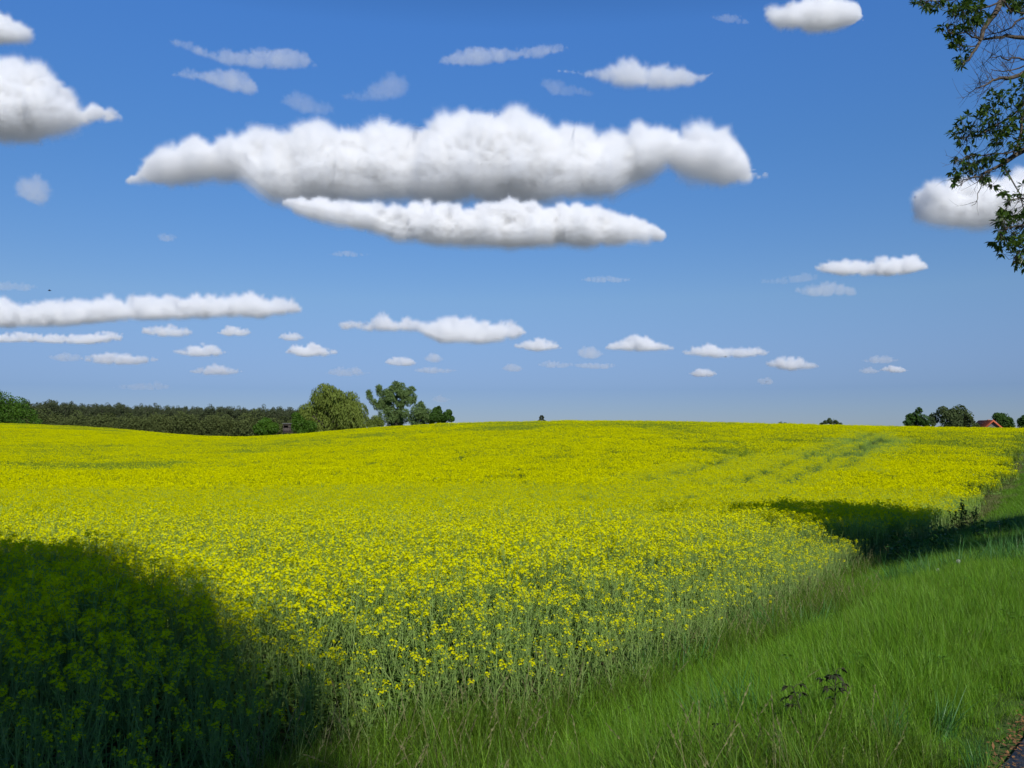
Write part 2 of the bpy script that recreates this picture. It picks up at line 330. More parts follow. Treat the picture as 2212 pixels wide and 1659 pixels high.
# ------------------------------------------------------------------ rape plants
def rape_plant(seed, bloom, H=1.1):
    """one close plant: stem, side shoots, waxy leaves, pods and heads of four-petalled flowers"""
    r = np.random.default_rng(seed); mb = MB()
    lean = r.normal(0, .05, 2); n = 7; t = np.linspace(0, 1, n)
    P = np.stack([lean[0] * t ** 2 + .012 * np.sin(t * 5 + seed), lean[1] * t ** 2 + .012 * np.cos(t * 4 + seed), t * H], -1)
    tube(mb, P, np.interp(t, [0, .6, 1], [.006, .0042, .0018]), 4, 0)
    def stem_at(q): return np.array([np.interp(q, t, P[:, i_]) for i_ in range(3)])
    heads = [(P[-1], np.array([lean[0], lean[1], 1.0]))]
    nb = r.integers(5, 9)
    for b in range(nb):
        q = r.uniform(.42, .86); a = b * 2.4 + r.uniform(-.4, .4); Lb = (1.02 - q) * H * r.uniform(.75, 1.05) + .05
        s0 = stem_at(q); u = np.linspace(0, 1, 4)
        out = .42 * Lb
        B = s0 + np.stack([np.cos(a) * out * u ** .8, np.sin(a) * out * u ** .8, Lb * .93 * u ** 1.15], -1)
        tube(mb, B, [.003, .0025, .002, .0013], 3, 0)
        heads.append((B[-1], B[-1] - B[-2]))
        lp = s0[None]; d = np.array([[math.cos(a), math.sin(a), .5]])
        leaf_quads(mb, lp, d, np.array([[0, 0, 1.0]]), r.uniform(.06, .11), .022, 1, .25)
    for hp, hd in heads:
        hd = hd / np.linalg.norm(hd)
        a = r.uniform(0, 6.28, 40)
        # pods under the flowers: thin, curving up
        npod = r.integers(6, 16); k_ = np.linspace(.02, .17, npod)
        base = hp - hd * k_[:, None]; aa = np.arange(npod) * 2.4 + a[0]
        D = np.stack([np.cos(aa), np.sin(aa), np.full(npod, .75)], -1)
        leaf_quads(mb, base, D, unit(r, npod), r.uniform(.03, .055, npod), .0035, 2, -.1)
        if bloom <= 0:
            continue
        full = r.random() < bloom
        nf = r.integers(12, 21) if full else r.integers(0, 5)
        for f_ in range(nf):
            h = r.uniform(-.05, .012); aa = f_ * 2.4 + a[1]; rad = .026 * (1 - max(h, 0) * 30) * r.uniform(.7, 1.15)
            c0 = hp + hd * h + np.array([math.cos(aa) * rad, math.sin(aa) * rad, rad * .5])
            nrm = np.array([math.cos(aa) * .6, math.sin(aa) * .6, .9]) + r.normal(0, .25, 3); nrm /= np.linalg.norm(nrm)
            e1 = np.cross(nrm, [.3, .5, .8]); e1 /= np.linalg.norm(e1); e2 = np.cross(nrm, e1); sz = r.uniform(.0085, .0115)
            ang = np.arange(4) * math.pi / 2 + r.uniform(0, 1.5)
            D = e1[None] * np.cos(ang)[:, None] + e2[None] * np.sin(ang)[:, None]
            Sd = np.cross(D, nrm)
            V = np.stack([np.repeat(c0[None], 4, 0), c0 + D * sz * .75 + Sd * sz * .5 + nrm * .002, c0 + D * sz * 1.25, c0 + D * sz * .75 - Sd * sz * .5 + nrm * .002], 1)
            mb.add(V.reshape(-1, 3), np.arange(16).reshape(4, 4), 3)
        nbud = 5; Bp = hp + hd * .012 + unit(r, nbud) * .006
        leaf_quads(mb, Bp, np.repeat(hd[None], nbud, 0) + unit(r, nbud) * .4, unit(r, nbud), .012, .007, 2)
    # leaves: long and waxy, bigger low down
    nl = 15
    for l in range(nl):
        q = r.uniform(.03, .62); a = l * 2.4 + r.uniform(-.5, .5); s0 = stem_at(q); L = np.interp(q, [0, .35, .7], [.17, .15, .07]) * r.uniform(.7, 1.2)
        W = L * r.uniform(.24, .34); up = r.uniform(-.1, 1.1); d = np.array([math.cos(a), math.sin(a), up]); d /= np.linalg.norm(d)
        sd_ = np.array([-math.sin(a), math.cos(a), 0]); nr = np.cross(sd_, d)
        u = np.array([0, .3, .65, 1.0]); w = np.array([.25, 1, .8, .05]) * W * .5; cur = -nr[None] * (u ** 2)[:, None] * L * r.uniform(.0, .45) * -1
        C = s0 + d[None] * (u * L)[:, None] - np.array([0, 0, 1.0])[None] * (u ** 2)[:, None] * L * r.uniform(.1, .55)
        V = np.concatenate([C + sd_ * w[:, None] + nr * .15 * w[:, None], C - sd_ * w[:, None] + nr * .15 * w[:, None]])
        mb.add(V, [(i_, i_ + 1, i_ + 5, i_ + 4) for i_ in range(3)], 1)
    return mb
RM = [M_RSTEM, M_RLEAF, M_RPOD, M_PETAL]

def rape_patch_mid(seed, bloom, size=1.0, n=26):
    """a square metre of crop for the middle distance"""
    r = np.random.default_rng(seed); mb = MB()
    px, py = r.uniform(-.5, .5, (2, n)) * size; H = r.normal(1.06, .08, n)
    base = np.stack([px, py, np.zeros(n)], -1)
    top = base + np.stack([r.normal(0, .05, n), r.normal(0, .05, n), H], -1)
    # stems
    leaf_quads(mb, base, top - base, unit(r, n), H, .014, 0)
    nb = 7; I = np.repeat(np.arange(n), nb); m = len(I)
    a = r.uniform(0, 6.28, m); q = r.uniform(.5, .85, m)
    s0 = base[I] + (top - base)[I] * q[:, None]; rad = r.uniform(.06, .2, m)
    hp = np.stack([top[I, 0] + np.cos(a) * rad, top[I, 1] + np.sin(a) * rad, H[I] * r.uniform(.86, 1.02, m)], -1)
    leaf_quads(mb, s0, hp - s0, unit(r, m), np.linalg.norm(hp - s0, axis=1), .008, 2)
    # pods
    J = np.repeat(np.arange(m), 5); mm = len(J); D = unit(r, mm); D[:, 2] = np.abs(D[:, 2]) + .3
    leaf_quads(mb, hp[J] - np.stack([np.zeros(mm), np.zeros(mm), r.uniform(.03, .16, mm)], -1), D, unit(r, mm), .05, .006, 2)
    # flowers
    on = np.where(r.random(m) < bloom)[0]; J = np.repeat(on, 12); mm = len(J)
    if mm:
        off = unit(r, mm) * r.uniform(.012, .036, mm)[:, None]; off[:, 2] *= .8
        D = unit(r, mm); D[:, 2] *= .5; Nn = unit(r, mm); Nn[:, 2] = np.abs(Nn[:, 2]) + .6
        D = np.cross(Nn, D)
        leaf_quads(mb, hp[J] + off - D * .009, D, Nn, .024, .024, 3)
    nl = n * 9; I = r.integers(0, n, nl); q = r.uniform(.1, .8, nl)
    D = unit(r, nl); D[:, 2] = D[:, 2] * .6 + .1
    L_ = r.uniform(.07, .15, nl)
    leaf_quads(mb, base[I] + (top - base)[I] * q[:, None], D, np.array([[0, 0, 1.0]]) + unit(r, nl) * .4, L_, L_ * .3, 1, .2)
    return mb

def rape_patch_far(seed, bloom, size=2.4, n=90):
    """a few square metres of crop for the far slope"""
    r = np.random.default_rng(seed); mb = MB()
    px, py = r.uniform(-.5, .5, (2, n)) * size; H = r.normal(1.06, .07, n)
    I = np.repeat(np.arange(n), 6); m = len(I); a = r.uniform(0, 6.28, m); rad = r.uniform(0, .2, m)
    hp = np.stack([px[I] + np.cos(a) * rad, py[I] + np.sin(a) * rad, H[I] * r.uniform(.86, 1.03, m)], -1)
    D = np.stack([r.normal(0, .2, m), r.normal(0, .2, m), np.ones(m)], -1)
    leaf_quads(mb, hp - D * .42, D, unit(r, m), .44, .03, 2)
    D = unit(r, m); leaf_quads(mb, hp - np.stack([np.zeros(m), np.zeros(m), r.uniform(.15, .6, m)], -1), D, np.array([[0, 0, 1.0]]) + unit(r, m) * .5, .14, .06, 1)
    on = np.where(r.random(m) < bloom)[0]; J = np.repeat(on, 5); mm = len(J)
    if mm:
        Nn = unit(r, mm); Nn[:, 2] = np.abs(Nn[:, 2]) + .5; D = np.cross(Nn, unit(r, mm))
        leaf_quads(mb, hp[J] + unit(r, mm) * .034, D, Nn, .05, .044, 3)
    return mb

BLOOMS = [0.03, .38, .75, 1.0]
def bloom_at(x, y):
    """how fully the crop flowers here, 0..1"""
    r = np.hypot(x, y); t = across(x, y) - edge_t(along(x, y))
    b = .78 + .50 * fbm(x * .10, y * .10, 2) + .30 * fbm(x * .45, y * .45, 12)
    b -= .9 * np.exp(-(np.maximum(t, 0) / 1.1) ** 2)                       # the margin has gone over to pod
    b += .35 * smooth01((r - 18) / 15) * (1 - smooth01((r - 50) / 25))
    far = smooth01((r - 50) / 30)
    b -= .28 * far * (np.abs(np.arctan2(x, y) + .02) < 1)
    # thin places on the far slope
    def blob(cx, cy, rx, ry, k): return k * np.exp(-(((x - cx) / rx) ** 2 + ((y - cy) / ry) ** 2))
    b -= blob(17.0, 71, 4.6, 3.6, .8) + blob(11.5, 49.5, 2.6, 1.3, .6) + blob(8, 112, 28, 8, .45) + blob(-2, 126, 24, 5, .35) + blob(30, 100, 16, 6, .3) + blob(40, 84, 8, 5, .4)
    b -= blob(-118, 203, 60, 9, .7) * (x < -20) + blob(-90, 178, 40, 4, .5) * (x < -20)
    b -= blob(-34, 64, 15, 5, .6) + blob(-60, 82, 16, 4, .3) + blob(6, 66, 14, 3, .3) + blob(-14, 92, 18, 4, .3)
    return b
TL = [((13.4, 48.0), 60), ((16.0, 48.6), 50), ((9.2, 49.5), 20), ((22.5, 58.0), 34)]     # two wheel tracks through the crop, running nearly with the path
def tram(x, y):
    d = np.full(np.shape(x), 9.0)
    for (ax, ay), ln in TL:
        dx, dy = .479, .878; s = (x - ax) * dx + (y - ay) * dy; q = np.abs((x - ax) * dy - (y - ay) * dx + .5 * np.sin(s * .09))
        d = np.minimum(d, np.where((s > -6) & (s < ln), q, 9.0))
    return d

def crop():
    rng = np.random.default_rng(11)
    def common(x, y, lo, hi):
        r = np.hypot(x, y); a = np.degrees(np.arctan2(x, y))
        return (r > lo) & (r < hi) & (np.abs(a) < 37 + 60 / np.maximum(r, 2)) & (y > 1.5)
    # near, plant by plant
    near_r = 17
    x, y = jgrid(rng, -15, 15, 1, 18, .165)
    k_ = common(x, y, 2.5, near_r) & in_crop(x, y); x, y = x[k_], y[k_]
    t = across(x, y) - edge_t(along(x, y)); keep = rng.random(len(x)) < np.where(t < .15, .6, 1); x, y, t = x[keep], y[keep], t[keep]
    b = bloom_at(x, y) + rng.normal(0, .2, len(x)); lv = np.digitize(b, [.22, .52, .82])
    NV = 6
    protos = [rape_plant(100 + 10 * L_ + v_, [.07, .3, .6, .95][L_]).build('p', RM, link=False) for L_ in range(4) for v_ in range(NV)]
    sc_ = rng.normal(1, .09, len(x)) * (.64 + .36 * smooth01((t + .1) / 2.0))
    rz = rng.uniform(0, 6.28, len(x)); rot = np.stack([rng.normal(0, .06, len(x)), rng.normal(0, .06, len(x)), rz], -1)
    scatter('rape_crop_near', np.stack([x, y, ground(x, y) - .01], -1), rot, np.repeat(sc_[:, None], 3, 1),
            lv * NV + rng.integers(0, NV, len(x)), protos, 'tall flowering rape plants at the near edge of the field', 'rapeseed')
    # middle
    x, y = jgrid(rng, -45, 45, 10, 46, .8)
    k_ = common(x, y, near_r + .3, 44) & in_crop(x, y, .35); x, y = x[k_], y[k_]
    x2, y2 = jgrid(rng, 0, 60, 38, 110, .8); k_ = common(x2, y2, 44, 130) & (tram(x2, y2) < 2.6) & in_crop(x2, y2, .35); x = np.concatenate([x, x2[k_]]); y = np.concatenate([y, y2[k_]])
    tm = tram(x, y); b = bloom_at(x, y) + rng.normal(0, .10, len(x)); lv = np.digitize(b, [.15, .42, .72])
    NV = 4
    protos = [rape_patch_mid(300 + 10 * L_ + v_, BLOOMS[L_]).build('p', RM, link=False) for L_ in range(4) for v_ in range(NV)]
    lv = np.where(tm < .5, 0, lv)
    rz = rng.uniform(0, 6.28, len(x)); sc_ = rng.normal(1, .05, len(x)) * np.where(tm < .5, .5, 1)
    scatter('rape_crop_middle', np.stack([x, y, ground(x, y)], -1), slope_rot(x, y, rz), np.repeat(sc_[:, None], 3, 1),
            lv * NV + rng.integers(0, NV, len(x)), protos, 'dense yellow rape in the hollow of the field', 'rapeseed')
    # far slope and hill
    x, y = jgrid(rng, -190, 130, 25, 262, 1.7)
    r = np.hypot(x, y); a = np.arctan2(x, y)
    rmax = np.interp(a, [math.atan((u - 512) / F) for u in (0, 116, 222, 290, 463, 1024)], [262, 255, 215, 182, 165, 172])
    k_ = common(x, y, 42.5, 400) & (r < rmax) & in_crop(x, y, 1.0); x, y = x[k_], y[k_]
    b = bloom_at(x, y) + rng.normal(0, .07, len(x)); tm = tram(x, y)
    lv = np.digitize(b, [.15, .40, .68])
    k_ = tm > 1.9; x, y, lv, tm = x[k_], y[k_], lv[k_], tm[k_]
    protos = [rape_patch_far(500 + 10 * L_ + v_, [0.06, .35, .7, 1.0][L_]).build('p', [M_RSTEM, M_RLEAF, M_RFAR, M_PETAL], link=False) for L_ in range(4) for v_ in range(NV)]
    rz = rng.uniform(0, 6.28, len(x)); sc_ = rng.normal(1, .05, len(x)) * np.where(tm < .85, .5, 1)
    scatter('rape_crop_far', np.stack([x, y, ground(x, y)], -1), slope_rot(x, y, rz), np.repeat(sc_[:, None], 3, 1),
            lv * NV + rng.integers(0, NV, len(x)), protos, 'yellow rape covering the far slope and hill', 'rapeseed')
crop()

# ------------------------------------------------------------------ verge grass
M_GRASS = plant_mat('grass_blade', (0.10, 0.27, 0.010), (0.20, 0.36, 0.02), .35, .5, .3)
M_GRASSB = plant_mat('blue_grass_blade', (0.05, 0.16, 0.035), (0.08, 0.21, 0.04), .3, .45, .35)
M_STRAW = plant_mat('straw', (0.24, 0.22, 0.10), (0.16, 0.18, 0.06), .2, .7, .2)
M_GRASSD = plant_mat('dark_grass_blade', (0.055, 0.125, 0.006), (0.10, 0.155, 0.012), .3, .5, .2)
def tuft(seed, n, rad, H, wid, mats=(0,), seg=3, heads=0, spread=.35):
    r = np.random.default_rng(seed); mb = MB()
    a = r.uniform(0, 6.28, n); q = rad * np.sqrt(r.random(n)); b = np.stack([np.cos(a) * q, np.sin(a) * q, np.zeros(n)], -1)
    h = H * r.uniform(.55, 1.1, n); la = r.uniform(0, 6.28, n); ln = h * np.abs(r.normal(spread, .2, n))
    d = np.stack([np.cos(la), np.sin(la), np.zeros(n)], -1); sd_ = np.stack([-np.sin(la), np.cos(la), np.zeros(n)], -1)
    wv = wid * r.uniform(.7, 1.3, n)
    rings = []
    for u in np.linspace(0, 1, seg + 1):
        c_ = b + d * (ln * u ** 2)[:, None] + np.stack([np.zeros(n), np.zeros(n), h * (u - .18 * u ** 3 * (ln / h))], -1)
        w = (wv * .5 * (1 - u ** 1.6) + .0002)[:, None]; rings.append(c_ + sd_ * w); rings.append(c_ - sd_ * w)
    V = np.stack(rings, 1); st = V.shape[1]; base = np.arange(n)[:, None] * st
    Fq = np.concatenate([base + np.array([[2 * k_, 2 * k_ + 1, 2 * k_ + 3, 2 * k_ + 2]]) for k_ in range(seg)])
    mi = np.asarray(mats)[r.integers(0, len(mats), n)]; mi = np.tile(mi, seg)
    mb.add(V.reshape(-1, 3), Fq); mb.m[-1] = mi
    if heads:
        for k_ in range(heads):
            a0 = r.uniform(0, 6.28); q0 = rad * r.random(); hh = H * r.uniform(1.05, 1.35); l0 = r.uniform(0, 6.28); u = np.linspace(0, 1, 5)
            C = np.stack([math.cos(a0) * q0 + math.cos(l0) * hh * .3 * u ** 2, math.sin(a0) * q0 + math.sin(l0) * hh * .3 * u ** 2, hh * u], -1)
            tube(mb, C, [.0012] * 5, 3, 2)
            m = 14; s_ = r.uniform(.8, 1.0, m); Pp = np.stack([np.interp(s_, u, C[:, i_]) for i_ in range(3)], -1)
            D = (C[-1] - C[-2])[None] + unit(r, m) * .045; leaf_quads(mb, Pp, D, unit(r, m), .022, .004, 2)
    return mb
M_FORB = plant_mat('verge_weed_leaf', (0.075, 0.19, 0.015), (0.13, 0.26, 0.025), .25, .5, .25)
GM = [M_GRASS, M_GRASSB, M_STRAW, M_GRASSD, M_FORB]
def rosette(seed, n, H, L):
    r = np.random.default_rng(seed); mb = MB(); a = r.uniform(0, 6.28, n); h = H * r.random(n) ** .7
    P = np.stack([np.cos(a) * .03, np.sin(a) * .03, h], -1); D = np.stack([np.cos(a), np.sin(a), r.uniform(.2, 1.2, n)], -1)
    leaf_quads(mb, P, D, np.array([[0, 0, 1.0]]) + unit(r, n) * .3, L * r.uniform(.6, 1.2, n), L * r.uniform(.25, .45, n), 4, .25)
    tube(mb, [(0, 0, 0), (.01, 0, H * .5), (0, .01, H)], [.003, .0025, .0015], 4, 4)
    return mb
def verge():
    rng = np.random.default_rng(5)
    protos = []
    for v_ in range(6): protos.append(tuft(700 + v_, 110, .14, .34, .0042, (0, 0, 0, 3), spread=.28 + .06 * v_).build('p', GM, link=False))            # 0-5 fresh
    for v_ in range(4): protos.append(tuft(710 + v_, 70, .14, .42, .005, (3, 3, 0, 3), heads=(v_ % 2), spread=.5).build('p', GM, link=False))  # 6-9 flowering, darker
    for v_ in range(3): protos.append(tuft(720 + v_, 34, .12, .55, .010, (1,), heads=0, spread=.45, seg=4).build('p', GM, link=False))    # 10-12 blue couch
    for v_ in range(2): protos.append(tuft(730 + v_, 50, .16, .30, .005, (2, 2, 3), spread=.6).build('p', GM, link=False))                # 13-14 dry
    for v_ in range(2): protos.append(tuft(740 + v_, 60, .16, .12, .006, (0, 3), spread=.6).build('p', GM, link=False))                   # 15-16 short
    for v_ in range(3): protos.append(rosette(750 + v_, 20 + 8 * v_, .16 + .07 * v_, .062).build('p', GM, link=False))    # 17-19 broad leaves
    s, t = jgrid(rng, -7, 26, -1.2, 4.6, .085)
    x = P0[0] + RD[0] * s + RN[0] * t; y = P0[1] + RD[1] * s + RN[1] * t
    te = edge_t(s); k_ = (t < te + .1 + .3 * rng.random(len(t))) & (t - path_off(s) > .12 + .05 * vnoise(s * 2, s * 0, 14)) & (np.hypot(x, y) > 1.6) & (rng.random(len(t)) < np.where(np.hypot(x, y) > 14, .55, 1)); s, t, x, y, te = s[k_], t[k_], x[k_], y[k_], te[k_]
    idx = rng.integers(0, 6, len(x))
    nz = fbm(x * .55, y * .55, 21) + .5 * smooth01((t - 1.5) / 1.2) - .1
    idx = np.where((nz + rng.normal(0, .12, len(x)) > .28), rng.integers(6, 10, len(x)), idx)
    nb = fbm(x * .9 + 7, y * .9, 33); idx = np.where((nb > .42) & (rng.random(len(x)) < .22), rng.integers(10, 13, len(x)), idx)
    idx = np.where((rng.random(len(x)) < .035), rng.integers(13, 15, len(x)), idx); fb = fbm(x * 1.3, y * 1.3, 44); idx = np.where(rng.random(len(x)) < .03 + .16 * (fb > .3), rng.integers(17, 20, len(x)), idx)
    idx = np.where((t - path_off(s) < .4) & (rng.random(len(x)) < .75), rng.integers(15, 17, len(x)), idx)
    sc_ = rng.uniform(.75, 1.15, len(x)) * (.4 + .6 * smooth01((t - path_off(s) - .1) / 1.0)) * (1 + .25 * smooth01((t - 2) / 1.5))
    rz = rng.uniform(0, 6.28, len(x)); rot = np.stack([rng.normal(0, .17, len(x)), rng.normal(0, .17, len(x)), rz], -1)
    scatter('verge_grass', np.stack([x, y, ground(x, y) - .01], -1), rot, np.repeat(sc_[:, None], 3, 1), idx, protos,
            'long green grass growing on the verge between path and crop', 'grass')
    # farther verge, both sides of the path
    pr2 = [tuft(760 + v_, 160, .55, .38, .02, (0, 0, 3), seg=2).build('p', GM, link=False) for v_ in range(4)]
    pr2 += [tuft(770 + v_, 160, .55, .42, .02, (2, 2, 3), seg=2, spread=.5).build('p', GM, link=False) for v_ in range(2)]
    s, t = jgrid(rng, 20, 150, -9, 5.2, .5)
    x = P0[0] + RD[0] * s + RN[0] * t; y = P0[1] + RD[1] * s + RN[1] * t; te = edge_t(s)
    k_ = (t < te + 1.1) & ~((t > -3.9) & (t < -.85)); s, t, x, y, te = s[k_], t[k_], x[k_], y[k_], te[k_]
    dry = (t > te - .5 + .2 * rng.normal(size=len(t))) & (s > 24)
    idx = np.where(dry & (rng.random(len(t)) < .8), rng.integers(4, 6, len(t)), rng.integers(0, 4, len(t)))
    rz = rng.uniform(0, 6.28, len(x)); sc_ = rng.uniform(.7, 1.1, len(x)) * np.where(dry, .7, .8)
    scatter('verge_grass_far', np.stack([x, y, ground(x, y)], -1), slope_rot(x, y, rz), np.repeat(sc_[:, None], 3, 1), idx, pr2,
            'grass verge running up the far slope beside the crop', 'grass')
verge()

# ------------------------------------------------------------------ trees
M_BARK = noise_mat('bark', (0.05, 0.04, 0.03), (0.12, 0.10, 0.08), 8, .95, .6)
M_WILLOW = plant_mat('willow_leaf', (0.11, 0.155, 0.022), (0.175, 0.22, 0.04), .3, .6, .15)
M_WILLOW2 = plant_mat('grey_willow_leaf', (0.10, 0.165, 0.045), (0.155, 0.225, 0.07), .3, .6, .15)
M_BROAD = plant_mat('broad_leaf', (0.035, 0.085, 0.012), (0.065, 0.13, 0.02), .3, .55, .2)
M_BRIGHT = plant_mat('bright_leaf', (0.045, 0.115, 0.008), (0.08, 0.16, 0.014), .3, .55, .2)
M_OLIVE = plant_mat('olive_leaf', (0.055, 0.085, 0.028), (0.09, 0.12, 0.04), .25, .6, .15)
M_PINE = plant_mat('pine_needle', (0.05, 0.07, 0.032), (0.085, 0.10, 0.045), .15, .7, .1)
M_UNDER = plant_mat('undergrowth_leaf', (0.075, 0.10, 0.028), (0.11, 0.13, 0.04), .25, .7, .1)
M_LEAF = plant_mat('roadside_tree_leaf', (0.030, 0.065, 0.010), (0.07, 0.13, 0.015), .35, .4, .35)

def crown_mb(r, lobes, n, size, aspect=1.0, droop=0.0, mat=0, clump=1.0, fill=.35):
    """leaf clumps spread through a set of lobes (cx,cy,cz,radius), thinned by 3-D noise so that gaps and clumps appear"""
    mb = MB(); w = np.array([l[3] ** 2 for l in lobes]); w /= w.sum()
    cnt = r.multinomial(n, w)
    for (cx, cy, cz, rad), m in zip(lobes, cnt):
        d = unit(r, m * 2); q = np.where(r.random(m * 2) < fill, r.uniform(.25, .85, m * 2), r.uniform(.8, 1.08, m * 2))
        P = np.array([cx, cy, cz]) + d * (q * rad)[:, None] * np.array([1, 1, .95])
        f = 1.6 / (rad * .5 + .6) * clump; k_ = vnoise(P[:, 0] * f + P[:, 2] * f * .7, P[:, 1] * f - P[:, 2] * f * .6, 31) + r.normal(0, .25, len(P)) > -.22
        P = P[k_][:m]; d = d[k_][:m]; m = len(P)
        D = unit(r, m) + d * .6; Nn = d + unit(r, m) * .7
        if droop: D = np.stack([r.normal(0, .35, m), r.normal(0, .35, m), -np.ones(m)], -1) * droop + D * (1 - droop)
        L = size * r.uniform(.6, 1.35, m)
        leaf_quads(mb, P - D / np.linalg.norm(D, axis=1)[:, None] * L[:, None] * .5, D, Nn, L * (1.5 if droop else 1), L * (.42 if droop else .8) * aspect, mat)
    return mb

def trunk_mb(r, base, lobes, rad):
    """tapered trunk that forks into one limb per large lobe"""
    mb = MB(); base = np.asarray(base, float); L = sorted(lobes, key=lambda l: -l[3])[:9]
    cx = np.average([l[0] for l in L], weights=[l[3] for l in L]); cy_ = np.average([l[1] for l in L], weights=[l[3] for l in L])
    zb = min(l[2] - l[3] * .6 for l in L); zt = max(l[2] for l in L); fork = base + (np.array([cx, cy_, max(zb, base[2] + .8)]) - base) * .9
    top = np.array([cx, cy_, zt])
    u = np.linspace(0, 1, 6)[:, None]; P = base + (fork - base) * u + np.sin(u * 4) * rad * .3
    tube(mb, P, np.linspace(rad * 1.25, rad * .8, 6), 8)
    for l in L:
        e = np.array(l[:3]); u = np.linspace(0, 1, 5)[:, None]; m = (fork + e) / 2 + np.array([0, 0, .12 * np.linalg.norm(e - fork)])
        C = (1 - u) ** 2 * fork + 2 * u * (1 - u) * m + u ** 2 * e
        tube(mb, C, np.linspace(rad * .6, rad * .12, 5), 6)
        for _ in range(4):
            q = r.uniform(.4, .95); p = C[min(4, int(q * 4))]; d = unit(r, 1)[0]; d[2] = abs(d[2]) * .6
            tube(mb, [p, p + d * l[3] * .4, p + d * l[3] * .8 + [0, 0, .1 * l[3]]], [rad * .14, rad * .08, rad * .03], 4)
    return mb

def lobes_at(zl, d, r, depth=.8):
    out = []
    for q in zl:
        p = at(q[0], q[1], d); rad = q[2] * S / F * d
        out.append((p.x, d + (q[3] if len(q) > 3 else r.uniform(-depth, depth) * rad), p.z, rad))
    return out

def tree(name, label, zl, d, n, size, mat, seed, trunk=.35, droop=0, group=None, cat='tree', fill=.35, clump=1.0, basex=None):
    r = np.random.default_rng(seed); L = lobes_at(zl, d, r)
    if len(L) > 15: L += [(l[0] + r.normal(0, .7) * l[3], l[1] + r.normal(0, .6) * l[3], l[2] + r.normal(0, .6) * l[3], l[3] * r.uniform(.35, .6)) for l in L for _ in range(2)]
    bx = at(basex, 900, d).x if basex else float(np.average([l[0] for l in L], weights=[l[3] ** 2 for l in L]))
    b = np.array([bx, d, gz(bx, d) - .1])
    # carry the crown down to just above the ground where the hill hides it
    lo = min(l[2] - l[3] for l in L); big = max(l[3] for l in L)
    if lo > b[2] + 1.5:
        xs = [l[0] for l in L]
        for k_ in range(3): L.append((float(r.uniform(min(xs), max(xs)) * .6 + bx * .4), d + float(r.uniform(-1, 1)), max(b[2] + 1.8, lo - big * .1), big * .7))
    Lr = [(l[0] - b[0], l[1] - b[1], l[2] - b[2], l[3]) for l in L]; n = int(n * 2.0); size *= .74
    t = empty(name, b); tag(t, label, cat, group)
    trunk_mb(r, (0, 0, 0), Lr, trunk).build('trunk', M_BARK, t, smooth=True)
    crown_mb(r, Lr, n, size, droop=droop, fill=fill, clump=clump).build('crown', mat, t)
    return t

tree('willow_tree', 'broad weeping willow with pale olive green drooping crown behind the crest', [(702,858,30),(690,872,28),(728,866,27),(752,868,24),(668,893,24),(650,900,14),(712,895,34),(745,898,34),(772,890,22),(784,912,18),(700,918,30),(757,920,26)], 175, 15000, .55, M_WILLOW, 1, .6, .75)
tree('willow_tree', 'upright grey green willow with open forked top right of the weeping willow', [(856,833,10),(845,842,9),(870,850,15),(850,858,15),(828,868,11),(890,862,10),(841,855,12),(819,838,7),(822,850,8),(797,847,6),(799,858,7),(806,868,7),(815,878,8),(888,841,7),(880,851,8),(868,850,10),(896,857,5),(834,874,14),(860,870,15),(882,868,10),(839,895,20),(868,898,18),(850,912,18)], 180, 13000, .42, M_WILLOW2, 2, .5, .3, basex=845)
tree('willow_shrub', 'grey green rounded shrub between the forked willow and dark oak', [(906,888,17),(925,898,16),(911,874,8),(900,905,18),(935,908,10)], 172, 5000, .4, M_WILLOW2, 3, .25, .2)
tree('small_oak_tree', 'small dark green tree at the right end of the willow group', [(943,890,11),(938,902,11),(968,892,8),(962,900,10),(953,906,11),(975,905,7),(947,882,5)], 168, 4200, .42, M_BROAD, 4, .25)
tree('low_bush', 'small olive bush in the gap between the two willows', [(811,908,11),(800,915,9),(822,914,8)], 168, 1700, .4, M_WILLOW, 5, .15, .4, cat='bush')
tree('round_bush', 'bright green round bush left of the hunting hide', [(573,917,15),(560,926,12),(590,925,13),(575,930,15)], 166, 3800, .38, M_BRIGHT, 6, .2, cat='bush')
tree('tall_bush', 'green bush at the foot of the weeping willow beside the hide', [(645,915,16),(638,899,9),(655,925,18),(672,922,14),(636,926,8)], 170, 3800, .38, M_BRIGHT, 7, .2, cat='bush')
tree('maple_tree', 'large deep green leafy tree at the left edge before the pine wood', [(5,868,26),(30,878,22),(48,888,18),(62,896,14),(70,906,10),(-30,862,34),(-60,880,36),(15,900,24),(45,908,16),(-20,905,30),(85,912,8)], 300, 11000, .62, M_BRIGHT, 8, .5)
tree('bare_topped_tree', 'low flat tree top just showing over the middle right of the crest', [(1796,909,7),(1783,912,5),(1806,913,6),(1817,917,4),(1775,916,4)], 235, 1100, .42, M_OLIVE, 9, .2, fill=.1)
tree('low_bush', 'tiny low bush just showing above the crest left of the flat tree top', [(1689,914,4),(1682,915,3),(1697,915,3)], 190, 500, .3, M_OLIVE, 10, .1, cat='bush')
tree('pear_tree', 'dark green pointed tree left of the broad tree on the right horizon', [(1983,887,7),(1980,898,10),(1968,903,10),(1990,908,13),(1957,914,8),(1975,915,12),(2000,915,7)], 205, 4200, .42, M_BROAD, 11, .3)
tree('ash_tree', 'broad olive green tree with rounded crown on the right horizon', [(2035,891,14),(2022,903,12),(2068,889,15),(2055,900,18),(2085,900,14),(2050,912,22),(2095,914,12),(2106,921,7),(2015,914,9),(2080,915,16)], 205, 7500, .45, M_OLIVE, 12, .4)
tree('round_tree', 'compact dark green tree just behind the red roofed house', [(2158,901,10),(2172,902,11),(2182,908,8),(2164,914,12),(2178,917,10)], 225, 4500, .42, M_BROAD, 13, .25)
